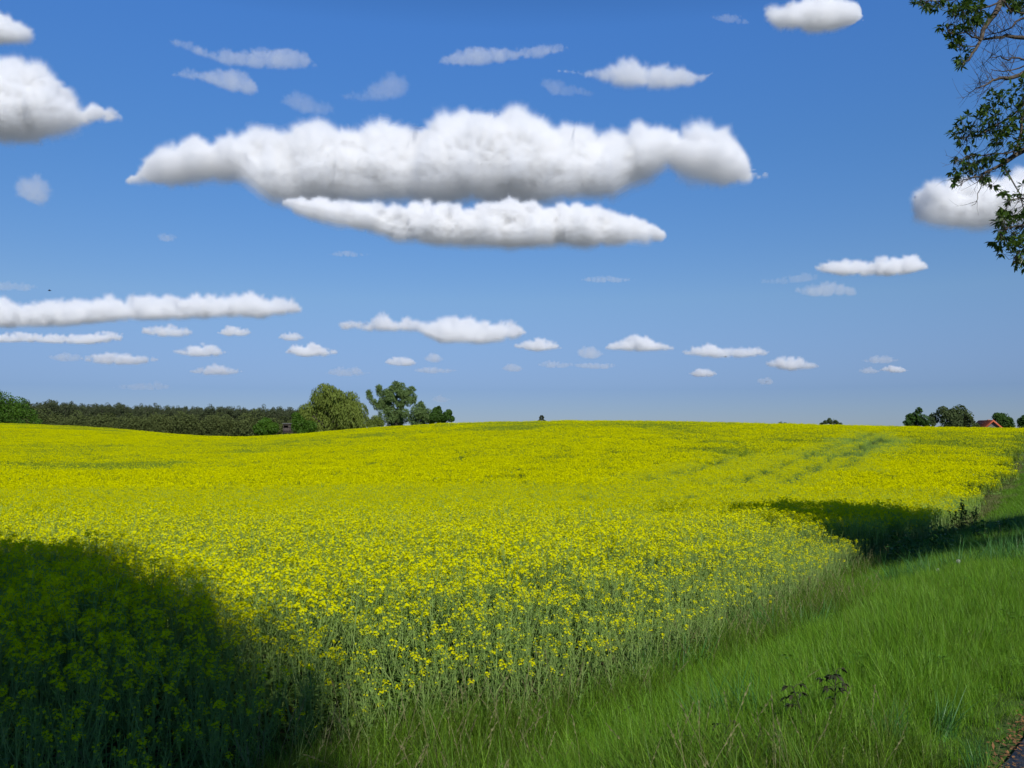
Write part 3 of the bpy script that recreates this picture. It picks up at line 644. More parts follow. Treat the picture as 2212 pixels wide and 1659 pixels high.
tree('round_tree', 'dark tree cut by the right edge of the photo on the horizon', [(2208,910,8),(2215,905,10),(2224,908,12),(2212,918,10)], 215, 2600, .42, M_BROAD, 14, .25)

def conifer(zx, ztop, d, label):
    r = np.random.default_rng(77); p = at(zx, ztop, d); b = np.array([p.x, d, gz(p.x, d) - .1]); H = p.z - b[2]
    t = empty('conifer_tree', b); tag(t, label, 'tree')
    mb = MB(); tube(mb, [(0, 0, 0), (0, 0, H * .5), (0, 0, H)], [.14, .08, .01], 6); mb.build('trunk', M_BARK, t)
    n = 2600; z = H * (1 - r.random(n) ** 1.3 * .85); a = r.uniform(0, 6.28, n); tier = .75 + .35 * np.sin(z * 9)
    q = (H - z) * .62 * tier * np.sqrt(r.random(n)) + .06; P = np.stack([np.cos(a) * q, np.sin(a) * q, z], -1)
    D = np.stack([np.cos(a), np.sin(a), np.full(n, -.1)], -1); mb = MB(); leaf_quads(mb, P, D, unit(r, n), .22, .07)
    mb.build('crown', M_PINE, t)
conifer(1170, 897, 150, 'tiny dark conifer tip sticking up over the middle of the crest')

# far pine wood: one mass
def pine_wood():
    r = np.random.default_rng(41); protos = []
    for k_ in range(7):
        mb = MB(); H = 17; tube(mb, [(0, 0, 0), (.1, 0, H * .5), (0, .1, H * .93)], [.22, .16, .05], 5, 1)
        lob = [(r.uniform(-.8, .8), r.uniform(-.8, .8), H - 1.4 - q * 1.5, 1.0 + .28 * q + r.uniform(-.3, .3)) for q in range(5)]
        lob += [(r.uniform(-1.6, 1.6), r.uniform(-1.6, 1.6), H - r.uniform(2, 13), r.uniform(.8, 1.8)) for q in range(9)]
        c_ = crown_mb(r, lob, 1700, .46, aspect=.8, fill=.3); mb.merge(c_); protos.append(mb.build('p', [M_PINE, M_BARK], link=False))
    for k_ in range(3):
        lob = [(r.uniform(-2, 2), r.uniform(-2, 2), r.uniform(2, 6.5), r.uniform(1.6, 2.6)) for q in range(7)]
        mb = crown_mb(r, lob, 1500, .42, fill=.3); tube(mb, [(0, 0, 0), (0, 0, 4)], [.2, .1], 5, 1); protos.append(mb.build('p', [M_UNDER, M_BARK], link=False))
    x = []; y = []; idx = []
    for row in range(9):
        m = 84; u = np.linspace(-60, 345, m) + r.normal(0, 1.6, m); d = 425 + row * 5.5 + r.normal(0, 1.5, m)
        x.append((u - 512) / F * d); y.append(d); idx.append(r.integers(0, 7, m))
    m = 90; u = np.linspace(-60, 345, m) + r.normal(0, 2, m); d = 414 + r.normal(0, 3, m)
    x.append((u - 512) / F * d); y.append(d); idx.append(r.integers(7, 10, m))
    u = np.linspace(-60, 345, 120) + r.normal(0, 2, 120); d = 408 + r.normal(0, 2, 120); x.append((u - 512) / F * d); y.append(d); idx.append(r.integers(7, 10, 120))
    x = np.concatenate(x); y = np.concatenate(y); idx = np.concatenate(idx)
    u = 512 + x / y * F
    sc_ = np.interp(u, [-60, 60, 120, 300], [1.14, 1.10, 1.04, .93]) * r.normal(1, .065, len(x)) * np.where(idx > 6, r.uniform(.7, 1.7, len(x)), 1)
    rz = r.uniform(0, 6.28, len(x))
    scatter('pine_wood', np.stack([x, y, ground(x, y)], -1), np.stack([rz * 0, rz * 0, rz], -1), np.repeat(sc_[:, None], 3, 1), idx, protos,
            'dark pine wood along the far left horizon behind the crop', 'wood')
pine_wood()

# ------------------------------------------------------------------ hunting hide and house
M_WOOD = noise_mat('weathered_board', (0.045, 0.035, 0.03), (0.09, 0.075, 0.065), 6, .9, .3)
M_FELT = noise_mat('roof_felt', (0.16, 0.16, 0.16), (0.22, 0.22, 0.21), 5, .9)
M_DARK = noise_mat('dark_opening', (0.01, 0.01, 0.01), (0.015, 0.015, 0.015), 5, .9)
def hide():
    d = 160; p = at(620, 934, d); bx = p.x; g0 = gz(bx, d); floor = p.z - g0
    t = empty('hunting_hide', (bx, d, g0), R(12)); tag(t, 'small dark wooden hunting hide with flat roof left of the weeping willow', 'hunting hide')
    W, D, H = .72, .72, 1.62
    mb = MB()
    for k_ in range(6): # front boards with a slit left open
        pass
    box(mb, (-W, -D, floor), (W, -D + .04, floor + .85)); box(mb, (-W, -D, floor + 1.25), (W, -D + .04, floor + H))
    box(mb, (-W, -D, floor + .85), (-W + .16, -D + .04, floor + 1.25)); box(mb, (W - .5, -D, floor + .85), (W, -D + .04, floor + 1.25))
    box(mb, (-W, D - .04, floor), (W, D, floor + H)); box(mb, (-W, -D + .04, floor), (-W + .04, D - .04, floor + H)); box(mb, (W - .04, -D + .04, floor), (W, D - .04, floor + H))
    box(mb, (-W - .05, -D - .25, floor - .08), (W + .35, D + .05, floor - .003)); mb.build('cabin', M_WOOD, t)
    mb = MB(); box(mb, (-W - .15, -D - .2, floor + H + .003), (W + .15, D + .15, floor + H + .09)); mb.build('roof', M_FELT, t)
    for sx in (-1, 1):
        for sy in (-1, 1):
            mb = MB(); tube(mb, [(sx * (W + .35), sy * (D + .35), -.1), (sx * W * .95, sy * D * .95, floor - .08)], [.07, .06], 7); mb.build('leg', M_WOOD, t)
    mb = MB()
    for sx in (.75, 1.1): tube(mb, [(sx, -1.3, -.05), (sx, -D - .2, floor + .75)], [.035, .03], 6)
    for k_ in range(8):
        q = k_ / 8; z = q * (floor + .5) + .2; yy = -1.3 + (1.1 - D + .0) * q; tube(mb, [(.72, yy, z), (1.13, yy, z)], [.022, .022], 5)
    mb.build('ladder', M_WOOD, t)
hide()

M_TILE = noise_mat('red_roof_tile', (0.30, 0.085, 0.045), (0.42, 0.13, 0.07), 3, .85, .2)
M_VERGEB = noise_mat('red_verge_tile', (0.42, 0.10, 0.05), (0.50, 0.13, 0.06), 3, .8)
M_PLASTER = noise_mat('grey_timber_gable', (0.10, 0.10, 0.10), (0.16, 0.155, 0.15), 4, .9)
M_WALL = noise_mat('brick_wall', (0.28, 0.16, 0.11), (0.36, 0.22, 0.16), 6, .9)
M_GLASS = noise_mat('window_glass', (0.03, 0.04, 0.05), (0.05, 0.06, 0.07), 2, .15)
M_FRAME = noise_mat('white_frame', (0.7, 0.7, 0.68), (0.78, 0.78, 0.76), 4, .6)
def house():
    d = 200; ap = at(2144, 907, d); g0 = gz(ap.x, d); H = ap.z - g0
    t = empty('farm_house', (ap.x, d, g0), R(-14)); tag(t, 'house with steep red tiled gable roof peeking over the crop at the right', 'house')
    hw = 3.6; ez = H - hw * .95; L = 11; k = .95
    mb = MB(); box(mb, (-hw, 0, -.3), (hw, L, ez)); mb.build('wall', M_WALL, t)
    mb = MB(); mb.add([(-hw, .02, ez), (hw, .02, ez), (0, .02, H - .2), (-hw, .3, ez), (hw, .3, ez), (0, .3, H - .2)], [(0, 1, 2), (5, 4, 3)]); mb.add([(-hw, .02, ez + .003), (hw, .02, ez + .003), (hw, .3, ez + .003), (-hw, .3, ez + .003)], [(0, 1, 2, 3)])
    mb.build('gable', M_PLASTER, t)
    mb = MB()
    for sx in (-1, 1):
        e = hw + .45; zo = ez - .45 * k
        q = [(0, -.5, H), (sx * e, -.5, zo), (sx * e, L + .4, zo), (0, L + .4, H)]; q2 = [(x_, y_, z_ - .22) for x_, y_, z_ in q]
        mb.add(q + q2, [(0, 1, 2, 3), (7, 6, 5, 4), (0, 4, 5, 1), (1, 5, 6, 2), (2, 6, 7, 3)])
        n = 26
        for i_ in range(n):   # tile courses
            u = (i_ + .5) / n; x0 = sx * e * u; z0 = H - (H - zo) * u
            box(mb, (min(x0 - .015, x0 + .015), -.5, z0), (max(x0 - .015, x0 + .015), L + .4, z0 + .035))
    rf = mb.build('roof', M_TILE, t)
    mb = MB()
    for sx in (-1, 1):
        e = hw + .5; zo = ez - .5 * k
        q = [(0, -.56, H + .06), (sx * e, -.56, zo + .06), (sx * e, -.56, zo - .42), (0, -.56, H - .42)]; q2 = [(x_, -.503, z_) for x_, y_, z_ in q]
        mb.add(q + q2, [(0, 1, 2, 3), (4, 7, 6, 5), (0, 4, 5, 1), (1, 5, 6, 2), (2, 6, 7, 3)])
    mb.build('verge_board', M_VERGEB, rf)
    mb = MB(); box(mb, (.6, 6.0, H - 1.0), (1.2, 6.6, H + .15)); mb.build('chimney', M_WALL, rf)
    for sx in (-1.6, 1.6):
        f = MB(); box(f, (sx - .55, -.04, 1.0), (sx + .55, -.003, 2.3)); fo = f.build('window', M_FRAME, t)
        f = MB(); box(f, (sx - .46, -.06, 1.09), (sx + .46, -.042, 2.21)); f.build('pane', M_GLASS, fo)
house()

# ------------------------------------------------------------------ roadside trees (one reaches into the frame, their shadows fall on the crop)
def bunch(mb, r, p, d, n=6, L=.095, mat=0):
    """a spray of pointed leaves at a twig tip"""
    D = np.repeat(d[None], n, 0) * .7 + unit(r, n) * .8; D[:, 2] -= .25; Nn = unit(r, n); Nn[:, 2] = np.abs(Nn[:, 2]) + .8
    leaf_quads(mb, np.repeat(p[None], n, 0), D, Nn, L * r.uniform(.7, 1.25, n), L * .36 * r.uniform(.8, 1.2, n), mat, .15)

def pip(px, py, poly):
    c_ = False; j = len(poly) - 1
    for i_ in range(len(poly)):
        if (poly[i_][1] > py) != (poly[j][1] > py) and px < (poly[j][0] - poly[i_][0]) * (py - poly[i_][1]) / (poly[j][1] - poly[i_][1]) + poly[i_][0]: c_ = not c_
        j = i_
    return c_

def in_view(P, m=.03):
    """True for points the photograph would show"""
    y = np.maximum(P[:, 1], .01); cp, sp = math.cos(PITCH), math.sin(PITCH)
    dz = P[:, 2] - EYE; f = y * cp + dz * sp; u = -y * sp + dz * cp
    return (P[:, 1] > 0) & (f > 0) & (np.abs(P[:, 0]) < f * (512 / F + m)) & (np.abs(u) < f * (384 / F + m))

def roadside_tree(base, H, cr, seed, label, reach=None, n=9000, shape=None):
    r = np.random.default_rng(seed); b = np.array([base[0], base[1], gz(*base)])
    t = empty('roadside_tree', b); tag(t, label, 'tree', None)
    br = MB(); lf = MB()
    u = np.linspace(0, 1, 9); T = np.stack([.25 * np.sin(u * 3 + seed), .2 * np.sin(u * 4), u * H * .82], -1)
    tube(br, T, np.interp(u, [0, .05, 1], [.34, .25, .05]), 10)
    lobes = []
    for k_ in range(34):
        q = r.uniform(.3, 1.0); a = k_ * 2.4; zz = H * (.30 + .62 * q); rr_ = cr * math.sqrt(max(.05, 1 - ((q - .42) / .62) ** 2)) * r.uniform(.35, .82)
        lobes.append((math.cos(a) * rr_, math.sin(a) * rr_, zz, r.uniform(.6, 1.2) * cr / 5))
        if in_view(np.array([lobes[-1][:3]]) + b, .12)[0]: continue
        e = np.array(lobes[-1][:3]); s0 = T[min(8, max(2, int((zz / H) * 7)))]; w = np.linspace(0, 1, 5)[:, None]
        C = s0 + (e - s0) * w + np.array([0, 0, .5]) * np.sin(w * 3.1)
        tube(br, C, np.linspace(.07, .015, 5), 5)
    pts = []
    for (cx, cy_, cz, rad) in lobes:
        m = int(n / len(lobes)); d = unit(r, m); q = r.uniform(.3, 1.05, m) * rad; pts.append(np.array([cx, cy_, cz]) + d * q[:, None] * [1, 1, .8])
    P = np.concatenate(pts); k_ = ~in_view(P + b, .015); P = P[k_]
    m = len(P); J = np.repeat(np.arange(m), 4); D = unit(r, len(J)); Nn = unit(r, len(J)); Nn[:, 2] = np.abs(Nn[:, 2]) + .6
    leaf_quads(lf, P[J] + unit(r, len(J)) * .05, D, Nn, .19, .11)
    if reach: reach(r, br, lf, b)
    br.build('trunk', M_BARK, t, smooth=True); lf.build('crown', M_LEAF, t)
    return t

def twigs(r, br, C, depth, n, L, rad, up=.5, curl=.4):
    """fine bare twigs off a branch polyline"""
    tips = []
    for _ in range(n):
        q = r.uniform(.05, 1) * (len(C) - 1); i_ = min(len(C) - 2, int(q)); p = C[i_] + (C[i_ + 1] - C[i_]) * (q - i_)
        d = (C[i_ + 1] - C[i_]); d /= np.linalg.norm(d); d = d * .7 + unit(r, 1)[0] * .8; d[2] += up * r.uniform(-.3, 1); d /= np.linalg.norm(d)
        l = L * r.uniform(.5, 1.3); w = np.linspace(0, 1, 5)[:, None]; cv = unit(r, 1)[0] * curl
        K = p + d * l * w + cv * l * w ** 2 * .5 + np.array([0, 0, up * .3]) * l * w ** 2
        tube(br, K, np.linspace(rad, rad * .35, 5), 3); tips.append(K)
        if depth > 0: tips += twigs(r, br, K, depth - 1, max(2, n // 3), L * .5, rad * .55, up, curl)
    return tips

def reach_right(r, br, lf, b):
    def poly(pts, d0, d1, r0, r1):
        n_ = len(pts); P = np.array([at(p[0], p[1], d0 + (d1 - d0) * i_ / (n_ - 1)) for i_, p in enumerate(pts)]) - b
        # round off the corners
        Q = [P[0]]
        for i_ in range(n_ - 1): Q += [P[i_] * .7 + P[i_ + 1] * .3, P[i_] * .3 + P[i_ + 1] * .7]
        Q.append(P[-1]); Q = np.array(Q) + r.normal(0, .012, (len(Q), 3)); tube(br, Q, np.linspace(r0, r1, len(Q)), 6); return Q
    A = poly([(2420,-150),(2300,-80),(2200,-40),(2163,0),(2153,26),(2134,50),(2123,74),(2114,98),(2096,127),(2077,142)], 13.0, 11.8, .07, .009)
    A1 = poly([(2163,0),(2134,16),(2082,13),(2050,20)], 12.3, 12.0, .016, .006)
    A2 = poly([(2119,85),(2106,81),(2089,74),(2066,71),(2043,60)], 12.0, 11.7, .015, .005)
    A3 = poly([(2113,98),(2093,100),(2080,92)], 11.9, 11.8, .011, .004)
    A0 = poly([(2260,-60),(2134,-12),(2050,0),(1985,3)], 12.8, 12.6, .02, .005)
    A4 = poly([(2163,0),(2190,20),(2212,30),(2250,20)], 12.3, 12.4, .016, .008)
    B1 = poly([(2420,60),(2300,90),(2211,81),(2177,77),(2163,82),(2127,84),(2113,80),(2103,71)], 14.0, 13.2, .045, .006)
    B1b = poly([(2300,10),(2211,38),(2191,54),(2163,67),(2140,74)], 14.0, 13.5, .025, .005)
    B2 = poly([(2420,60),(2300,110),(2211,156),(2181,173),(2163,168),(2146,171),(2127,183),(2106,193)], 13.6, 12.9, .05, .006)
    B3 = poly([(2290,150),(2211,129),(2198,125),(2167,128),(2156,121),(2134,125)], 13.7, 13.3, .02, .004)
    B4 = poly([(2260,130),(2211,141),(2177,156),(2141,149)], 13.6, 13.2, .018, .004)
    C1 = poly([(2420,200),(2300,280),(2212,326),(2185,341),(2163,356),(2132,371),(2110,382),(2083,386)], 12.6, 11.9, .055, .006)
    C2 = poly([(2163,356),(2170,366),(2178,375),(2197,409),(2212,440),(2225,500)], 12.2, 12.0, .014, .006)
    C3 = poly([(2330,180),(2212,225),(2205,270),(2200,310),(2190,335)], 12.6, 12.2, .03, .012)
    C4 = poly([(2212,226),(2170,262),(2120,290),(2075,298)], 12.6, 12.1, .016, .004)
    C5 = poly([(2212,320),(2160,335),(2110,335),(2062,345)], 12.4, 11.9, .014, .004)
    C6 = poly([(2132,371),(2118,400),(2112,425),(2100,446)], 12.0, 11.9, .008, .003)
    D1 = poly([(2330,420),(2250,430),(2212,425),(2180,432)], 11.6, 11.4, .02, .005)
    D2 = poly([(2330,450),(2230,480),(2190,490),(2155,500)], 11.6, 11.3, .016, .004)
    D3 = poly([(2300,520),(2230,535),(2200,545),(2185,565)], 11.5, 11.3, .013, .004)
    for K, n_, L_ in ((B1, 16, .42), (B1b, 16, .38), (B2, 18, .45), (B3, 12, .4), (B4, 10, .35)):
        twigs(r, br, K[2 if len(K) > 9 else 0:], 1, n_, L_, .0055, .8)
    twigs(r, br, C6, 1, 7, .22, .004, .2); twigs(r, br, C5[3:], 1, 8, .25, .004, .1); twigs(r, br, C1[-7:], 1, 12, .3, .004, -.1)
    groups = [
      ([(2040,60),(2030,68),(2022,52),(2040,30),(2055,15),(2085,2),(2125,0),(2150,5),(2140,30),(2128,50),(2115,60),(2090,60),(2070,70),(2052,85)], 66, (A1, A2), 11.9),
      ([(2045,75),(2065,72),(2085,95),(2095,112),(2092,125),(2098,140),(2075,146),(2052,143),(2050,128),(2068,118),(2060,105),(2045,92)], 34, (A3, A), 11.8),
      ([(1952,-8),(1975,5),(1992,14),(2005,26),(2020,20),(2040,8),(2046,-10)], 24, (A0,), 12.6),
      ([(2140,-10),(2150,12),(2175,22),(2195,26),(2240,20),(2240,-10)], 30, (A4, A), 12.4),
      ([(2240,160),(2212,165),(2180,182),(2140,200),(2120,214),(2130,222),(2105,240),(2078,250),(2070,268),(2046,296),(2070,310),(2055,322),(2062,345),(2052,365),(2066,400),(2085,388),(2110,376),(2150,360),(2190,330),(2240,310)], 185, (C3, C4, C5, C1), 12.2),
      ([(2075,380),(2060,385),(2060,400),(2075,400)], 5, (C1,), 11.9), ([(2100,385),(2130,375),(2150,390),(2120,395)], 7, (C1,), 12.0),
      ([(2168,360),(2160,375),(2180,378)], 3, (C2,), 12.1), ([(2140,395),(2150,402),(2145,408)], 2, (C1,), 12.1),
      ([(2240,388),(2200,396),(2166,408),(2160,425),(2170,440),(2142,476),(2155,495),(2140,520),(2152,545),(2175,556),(2186,578),(2240,592)], 110, (C2, D1, D2, D3), 11.5)]
    for pg, n_, hosts, dd in groups:
        xs = [p[0] for p in pg]; ys = [p[1] for p in pg]; H_ = np.concatenate(hosts); got = 0
        while got < n_ * 1.5:
            x_, y_ = r.uniform(min(xs), max(xs)), r.uniform(min(ys), max(ys))
            if not pip(x_, y_, pg): continue
            if vnoise(np.array([x_ * .055]), np.array([y_ * .075]), 17)[0] < -.28 and r.random() < .8: got += .5; continue
            got += 1
            p = np.array(at(x_, y_, dd + r.normal(0, .28))) - b
            h = H_[np.argmin(np.linalg.norm(H_ - p, axis=1))]; w = np.linspace(0, 1, 4)[:, None]
            K = h + (p - h) * w + np.array([0, 0, -.06]) * np.sin(w * 3.1) + r.normal(0, .012, (4, 3)) * (w * (1 - w) * 4)
            tube(br, K, [.0045, .0035, .0028, .002], 3)
            d = p - h; d /= np.linalg.norm(d) + 1e-6; bunch(lf, r, p, d, r.integers(5, 9), .098)
roadside_tree((12.9, 12.3), 12.5, 5.2, 3, 'tree whose leafy and bare branches hang into the top right corner', reach_right, 18000)
roadside_tree((-1.5, -12.6), 17.5, 6.6, 6, 'tree standing behind the viewer and shading the crop at bottom left', None, 22000)

# ------------------------------------------------------------------ clouds: real bodies of vapour at about 1.1 km, lit by the sun and the sky
def vapour(name, density, g=0.0):
    m, nt, out = new_mat(name)
    v_ = nt.nodes.new('ShaderNodeVolumeScatter'); v_.inputs['Color'].default_value = (.875, .893, .94, 1)
    v_.inputs['Density'].default_value = density; v_.inputs['Anisotropy'].default_value = g
    nt.links.new(v_.outputs[0], out.inputs['Volume']); return m
SHELLS = [(.03, .07, .045, -.03), (.0, .05, .13, .04), (-.03, .035, .35, .13), (-.07, .03, .80, .28)]
SOFT = [(.04, .15, .10, 0), (-.02, .11, .30, .05), (-.08, .07, .6, .12)]
def cloud(label, top, bot, od, seed, n=60, depth=1.0, D=None, rough=1.0, group=None, vox=90):
    """top and bottom outlines (measured), od: how opaque through its middle"""
    r = np.random.default_rng(seed); top = np.array(top, float); bot = np.array(bot, float); od *= .75 if od > 5 else .9
    if od < 3: depth *= .5
    bz = bot[:, 1].max(); D = D or 1100 / ((931 - bz) * S / F); k = S / F * D
    x0, x1 = max(top[0, 0], bot[0, 0]), min(top[-1, 0], bot[-1, 0]); hmax = 0; tj = 0
    tw = (top[-1, 0] - top[0, 0]); T = lambda x: np.interp(x, top[:, 0], top[:, 1]) + tj * float(vnoise(np.array([x / tw * n * .45]), np.array([seed * 1.7]), 3)[0]); B = lambda x: np.interp(x, bot[:, 0], bot[:, 1])
    xs = np.linspace(x0, x1, 60); hmax = max(B(x) - T(x) for x in xs); bm = bpy_bm = MB()
    # unit sphere
    tj = hmax * .10; u_, v_ = np.meshgrid(np.arange(12) * math.pi / 6, np.linspace(.22, math.pi - .22, 7)); sp = np.stack([np.sin(v_) * np.cos(u_), np.sin(v_) * np.sin(u_), np.cos(v_)], -1).reshape(-1, 3)
    sp = np.concatenate([sp, [[0, 0, 1], [0, 0, -1]]]); qf = []; tf = []
    for a in range(6):
        for b_ in range(12): qf.append((a * 12 + b_, (a + 1) * 12 + b_, (a + 1) * 12 + (b_ + 1) % 12, a * 12 + (b_ + 1) % 12))
    for b_ in range(12): tf.append((84, b_, (b_ + 1) % 12)); tf.append((85, 72 + (b_ + 1) % 12, 72 + b_))
    qf = np.array(qf); tf = np.array(tf); c0 = at((x0 + x1) / 2, bz, D)
    def lobe(x, y, rad, dy):
        dy *= .7; p = at(x, y + rad * .12, D + dy * k); V = sp * rad * k * np.array([1, 1, .92]) + np.array([p.x, p.y, p.z]) - np.array(c0)
        n0 = bm.n; bm.v.append(V); bm.f.append(qf + n0); bm.m.append(np.zeros(len(qf))); bm.f.append(tf + n0); bm.m.append(np.zeros(len(tf))); bm.n += len(V)
    for i_ in range(n):                                   # body
        x = x0 + (x1 - x0) * (i_ + r.uniform(.1, .9)) / n; h = max(B(x) - T(x), hmax * .04); e = min(x - x0, x1 - x) + hmax * .06
        rad = min(h * r.uniform(.34, .52), max(e, hmax * .05)); y = r.uniform(T(x) + rad * .98, max(T(x) + rad * 1.0, B(x) - rad * .8))
        lobe(x, y, rad, r.uniform(-.5, .5) * depth * (hmax - rad * .5))
    for i_ in range(int(n * 1.6)):                        # turrets along the top
        x = r.uniform(x0, x1); h = max(B(x) - T(x), hmax * .04); rad = min(h * .5, max(hmax * .05, h * r.uniform(.1, .26))); lobe(x, T(x) + rad * r.uniform(.8, 1.4), rad, r.uniform(-.55, .35) * depth * h)
    for i_ in range(int(n * .8)):                         # knobs on the sunny front
        x = r.uniform(x0, x1); h = max(B(x) - T(x), hmax * .04); rad = h * r.uniform(.08, .2); lobe(x, T(x) + h * r.uniform(.3, .75), rad, -r.uniform(.3, .62) * depth * h)
    tmp = bm.build('tmp', [], link=True)
    W = (x1 - x0) * k; md = tmp.modifiers.new('r', 'REMESH'); md.mode = 'VOXEL'; md.voxel_size = max(W / 420, min(W / vox, hmax * k / 22)); md.use_smooth_shade = True
    dg = bpy.context.evaluated_depsgraph_get(); dg.update(); me = bpy.data.meshes.new_from_object(tmp.evaluated_get(dg)); bpy.data.objects.remove(tmp)
    nv = len(me.vertices); co = np.zeros(nv * 3); me.vertices.foreach_get('co', co); co = co.reshape(-1, 3); no = np.zeros(nv * 3); me.vertices.foreach_get('normal', no); no = no.reshape(-1, 3)
    f = 1 / (hmax * k * .28); off = Vector((seed * 3.7, seed * 1.3, 0)); d1 = np.empty(nv); d2 = np.empty(nv)
    for i_ in range(nv):
        q = Vector(co[i_]) * f + off
        d1[i_] = noise.noise(q) * .6 + (.35 - abs(noise.noise(q * 2.2))) * .62 + (.3 - abs(noise.noise(q * 4.7))) * .42 + (.3 - abs(noise.noise(q * 10))) * .16
        d2[i_] = noise.noise(q * 3.1 + off) * .5 + noise.noise(q * 7.5) * .45 + noise.noise(q * 15) * .3
    xm = ((co[:, 0] + c0.x) / D * F + 512) / S; base_z = (bz - np.interp(xm, bot[:, 0], bot[:, 1])) * k
    h0 = hmax * k; fc = np.zeros(len(me.polygons) * 4, np.int32); me.polygons.foreach_get('vertices', fc); fc = fc.reshape(-1, 4)
    bm = MB(); mats = []; dens = od / (h0 * .6)
    tl = np.interp(xm, bot[:, 0], bot[:, 1]) - np.interp(xm, top[:, 0], top[:, 1]); thin = np.clip(tl / hmax * 1.5 + .12, .15, 1) if od > 1.6 else np.ones(nv)
    # nested bodies: thin ragged vapour outside, thicker towards the core
    for grow, ragged, frac, lift in (SHELLS if od > 5 else SOFT if od > 1.6 else SOFT[:2]):
        V = co + no * ((d1 * .17 * rough + grow + d2 * ragged) * thin * h0)[:, None]
        zf = base_z + lift * h0 * thin; V[:, 2] = np.where(V[:, 2] < zf, zf + (V[:, 2] - zf) * .15, V[:, 2])
        bm.add(V, fc, len(mats)); mats.append(vapour('cloud_vapour', dens * frac))
    o = bm.build('cloud', mats, smooth=True); o.location = c0
    bpy.data.meshes.remove(me)
    tag(o, label, 'cloud', group)
    return o

cloud('largest cloud, long white heap with grey flat base in the middle of the sky',
 [(272,385),(300,365),(322,340),(345,318),(372,302),(400,305),(430,300),(465,302),(490,280),(515,276),(545,282),(590,284),(625,300),(645,290),(665,270),(695,264),(730,272),(760,276),(800,274),(835,270),(870,280),(900,270),(940,266),(970,252),(1000,242),(1018,238),(1040,245),(1060,258),(1085,262),(1110,246),(1140,252),(1180,266),(1220,276),(1260,290),(1300,304),(1320,290),(1360,284),(1400,278),(1440,275),(1460,285),(1480,268),(1510,264),(1540,278),(1565,300),(1590,325),(1615,350),(1640,365),(1655,368)],
 [(272,398),(340,402),(420,392),(500,384),(540,400),(570,436),(620,446),(700,436),(900,437),(1200,437),(1320,425),(1370,395),(1450,360),(1500,385),(1560,404),(1620,392),(1655,384)], 12, 1, 120, .9, rough=1.0, vox=330)
cloud('long white cloud tucked right under the grey base of the largest cloud',
 [(612,432),(640,424),(700,422),(760,428),(820,436),(870,436),(930,436),(965,431),(1010,438),(1060,436),(1110,430),(1150,432),(1200,440),(1250,436),(1290,440),(1330,450),(1370,470),(1410,480),(1438,500)],
 [(612,448),(640,466),(720,490),(800,500),(850,520),(900,528),(1000,533),(1100,537),(1250,533),(1350,532),(1400,530),(1438,520)], 11, 2, 70, .9, rough=.9, vox=260, D=3650)
cloud('big bright heap cloud cut by the left edge',
 [(-140,150),(-60,128),(0,123),(30,128),(60,135),(90,150),(115,172),(140,195),(150,215),(180,232),(215,230),(240,232),(262,250)],
 [(-140,290),(-60,298),(60,302),(130,290),(170,272),(220,268),(262,260)], 11, 3, 40, .9, vox=170)
cloud('small rounded grey white cloud in the top left corner', [(-60,30),(-20,20),(0,26),(25,40),(50,50),(68,70)], [(-60,90),(0,95),(40,92),(68,80)], 4.5, 4, 20, .9)
cloud('flat based white cloud at the top edge right of centre', [(1655,20),(1680,6),(1710,0),(1760,-12),(1800,-14),(1840,0),(1860,25),(1866,42)], [(1655,38),(1680,55),(1730,62),(1800,66),(1840,54),(1866,46)], 6, 5, 26, .9)
cloud('white cloud behind the leafy branches at the right edge', [(1980,410),(2000,405),(2020,390),(2040,398),(2070,396),(2110,400),(2150,380),(2190,365),(2240,350),(2300,350)], [(1980,440),(1992,470),(2020,490),(2100,500),(2200,490),(2300,470)], 8, 6, 34, .9)
cloud('thin streaky cloud high on the left, upper of the pair', [(365,88),(400,92),(450,105),(520,108),(560,104),(610,98),(640,108),(660,112),(682,135)], [(365,96),(410,114),(470,138),(560,148),(640,148),(682,144)], 1.5, 7, 26, .8)
cloud('thin grey cloud high on the left, lower of the pair', [(375,155),(400,146),(440,150),(500,148),(530,158),(558,190)], [(375,165),(430,176),(490,198),(530,203),(558,198)], 1.6, 8, 20, .8)
cloud('faint broken veil of cloud above the left part of the largest cloud', [(735,205),(780,198),(810,180),(850,152),(880,172)], [(735,214),(800,218),(850,216),(880,190)], .8, 9, 16, .8)
cloud('faint veil patch just above the left shoulder of the largest cloud', [(610,210),(640,192),(670,205),(720,226)], [(610,225),(650,246),(700,250),(720,244)], .6, 10, 14, .8)
cloud('thin long cloud high above the top of the largest cloud', [(950,130),(980,110),(1010,98),(1050,100),(1090,104),(1150,98),(1200,95),(1225,100)], [(950,140),(1020,142),(1100,132),(1180,122),(1225,108)], 1.7, 11, 26, .8)
cloud('greyish cloud with a tapering left tail high right of centre', [(1205,148),(1250,148),(1300,148),(1330,130),(1355,118),(1390,130),(1430,135),(1470,140),(1500,158),(1545,150)], [(1205,156),(1280,168),(1330,184),(1400,190),(1470,192),(1520,180),(1545,160)], 2.0, 12, 30, .8)
cloud('faint smudge of cloud left below the tapering grey cloud', [(1170,172),(1200,166),(1230,180),(1280,198)], [(1170,184),(1200,206),(1240,206),(1280,208)], .6, 13, 12, .8)
cloud('faint tiny cloud near the top edge left of the top right cloud', [(1535,34),(1570,28),(1600,34),(1618,46)], [(1535,40),(1570,48),(1618,52)], .6, 14, 10, .8)
cloud('small upright wisp below the big left heap cloud', [(40,400),(60,378),(80,376),(96,392),(100,430)], [(40,425),(60,444),(80,444),(100,436)], 1.5, 15, 12, .8)
cloud('faint tiny puff between the upright wisp and the lower long cloud', [(342,506),(360,500),(380,508)], [(342,520),(362,524),(380,518)], .8, 16, 8, .8)
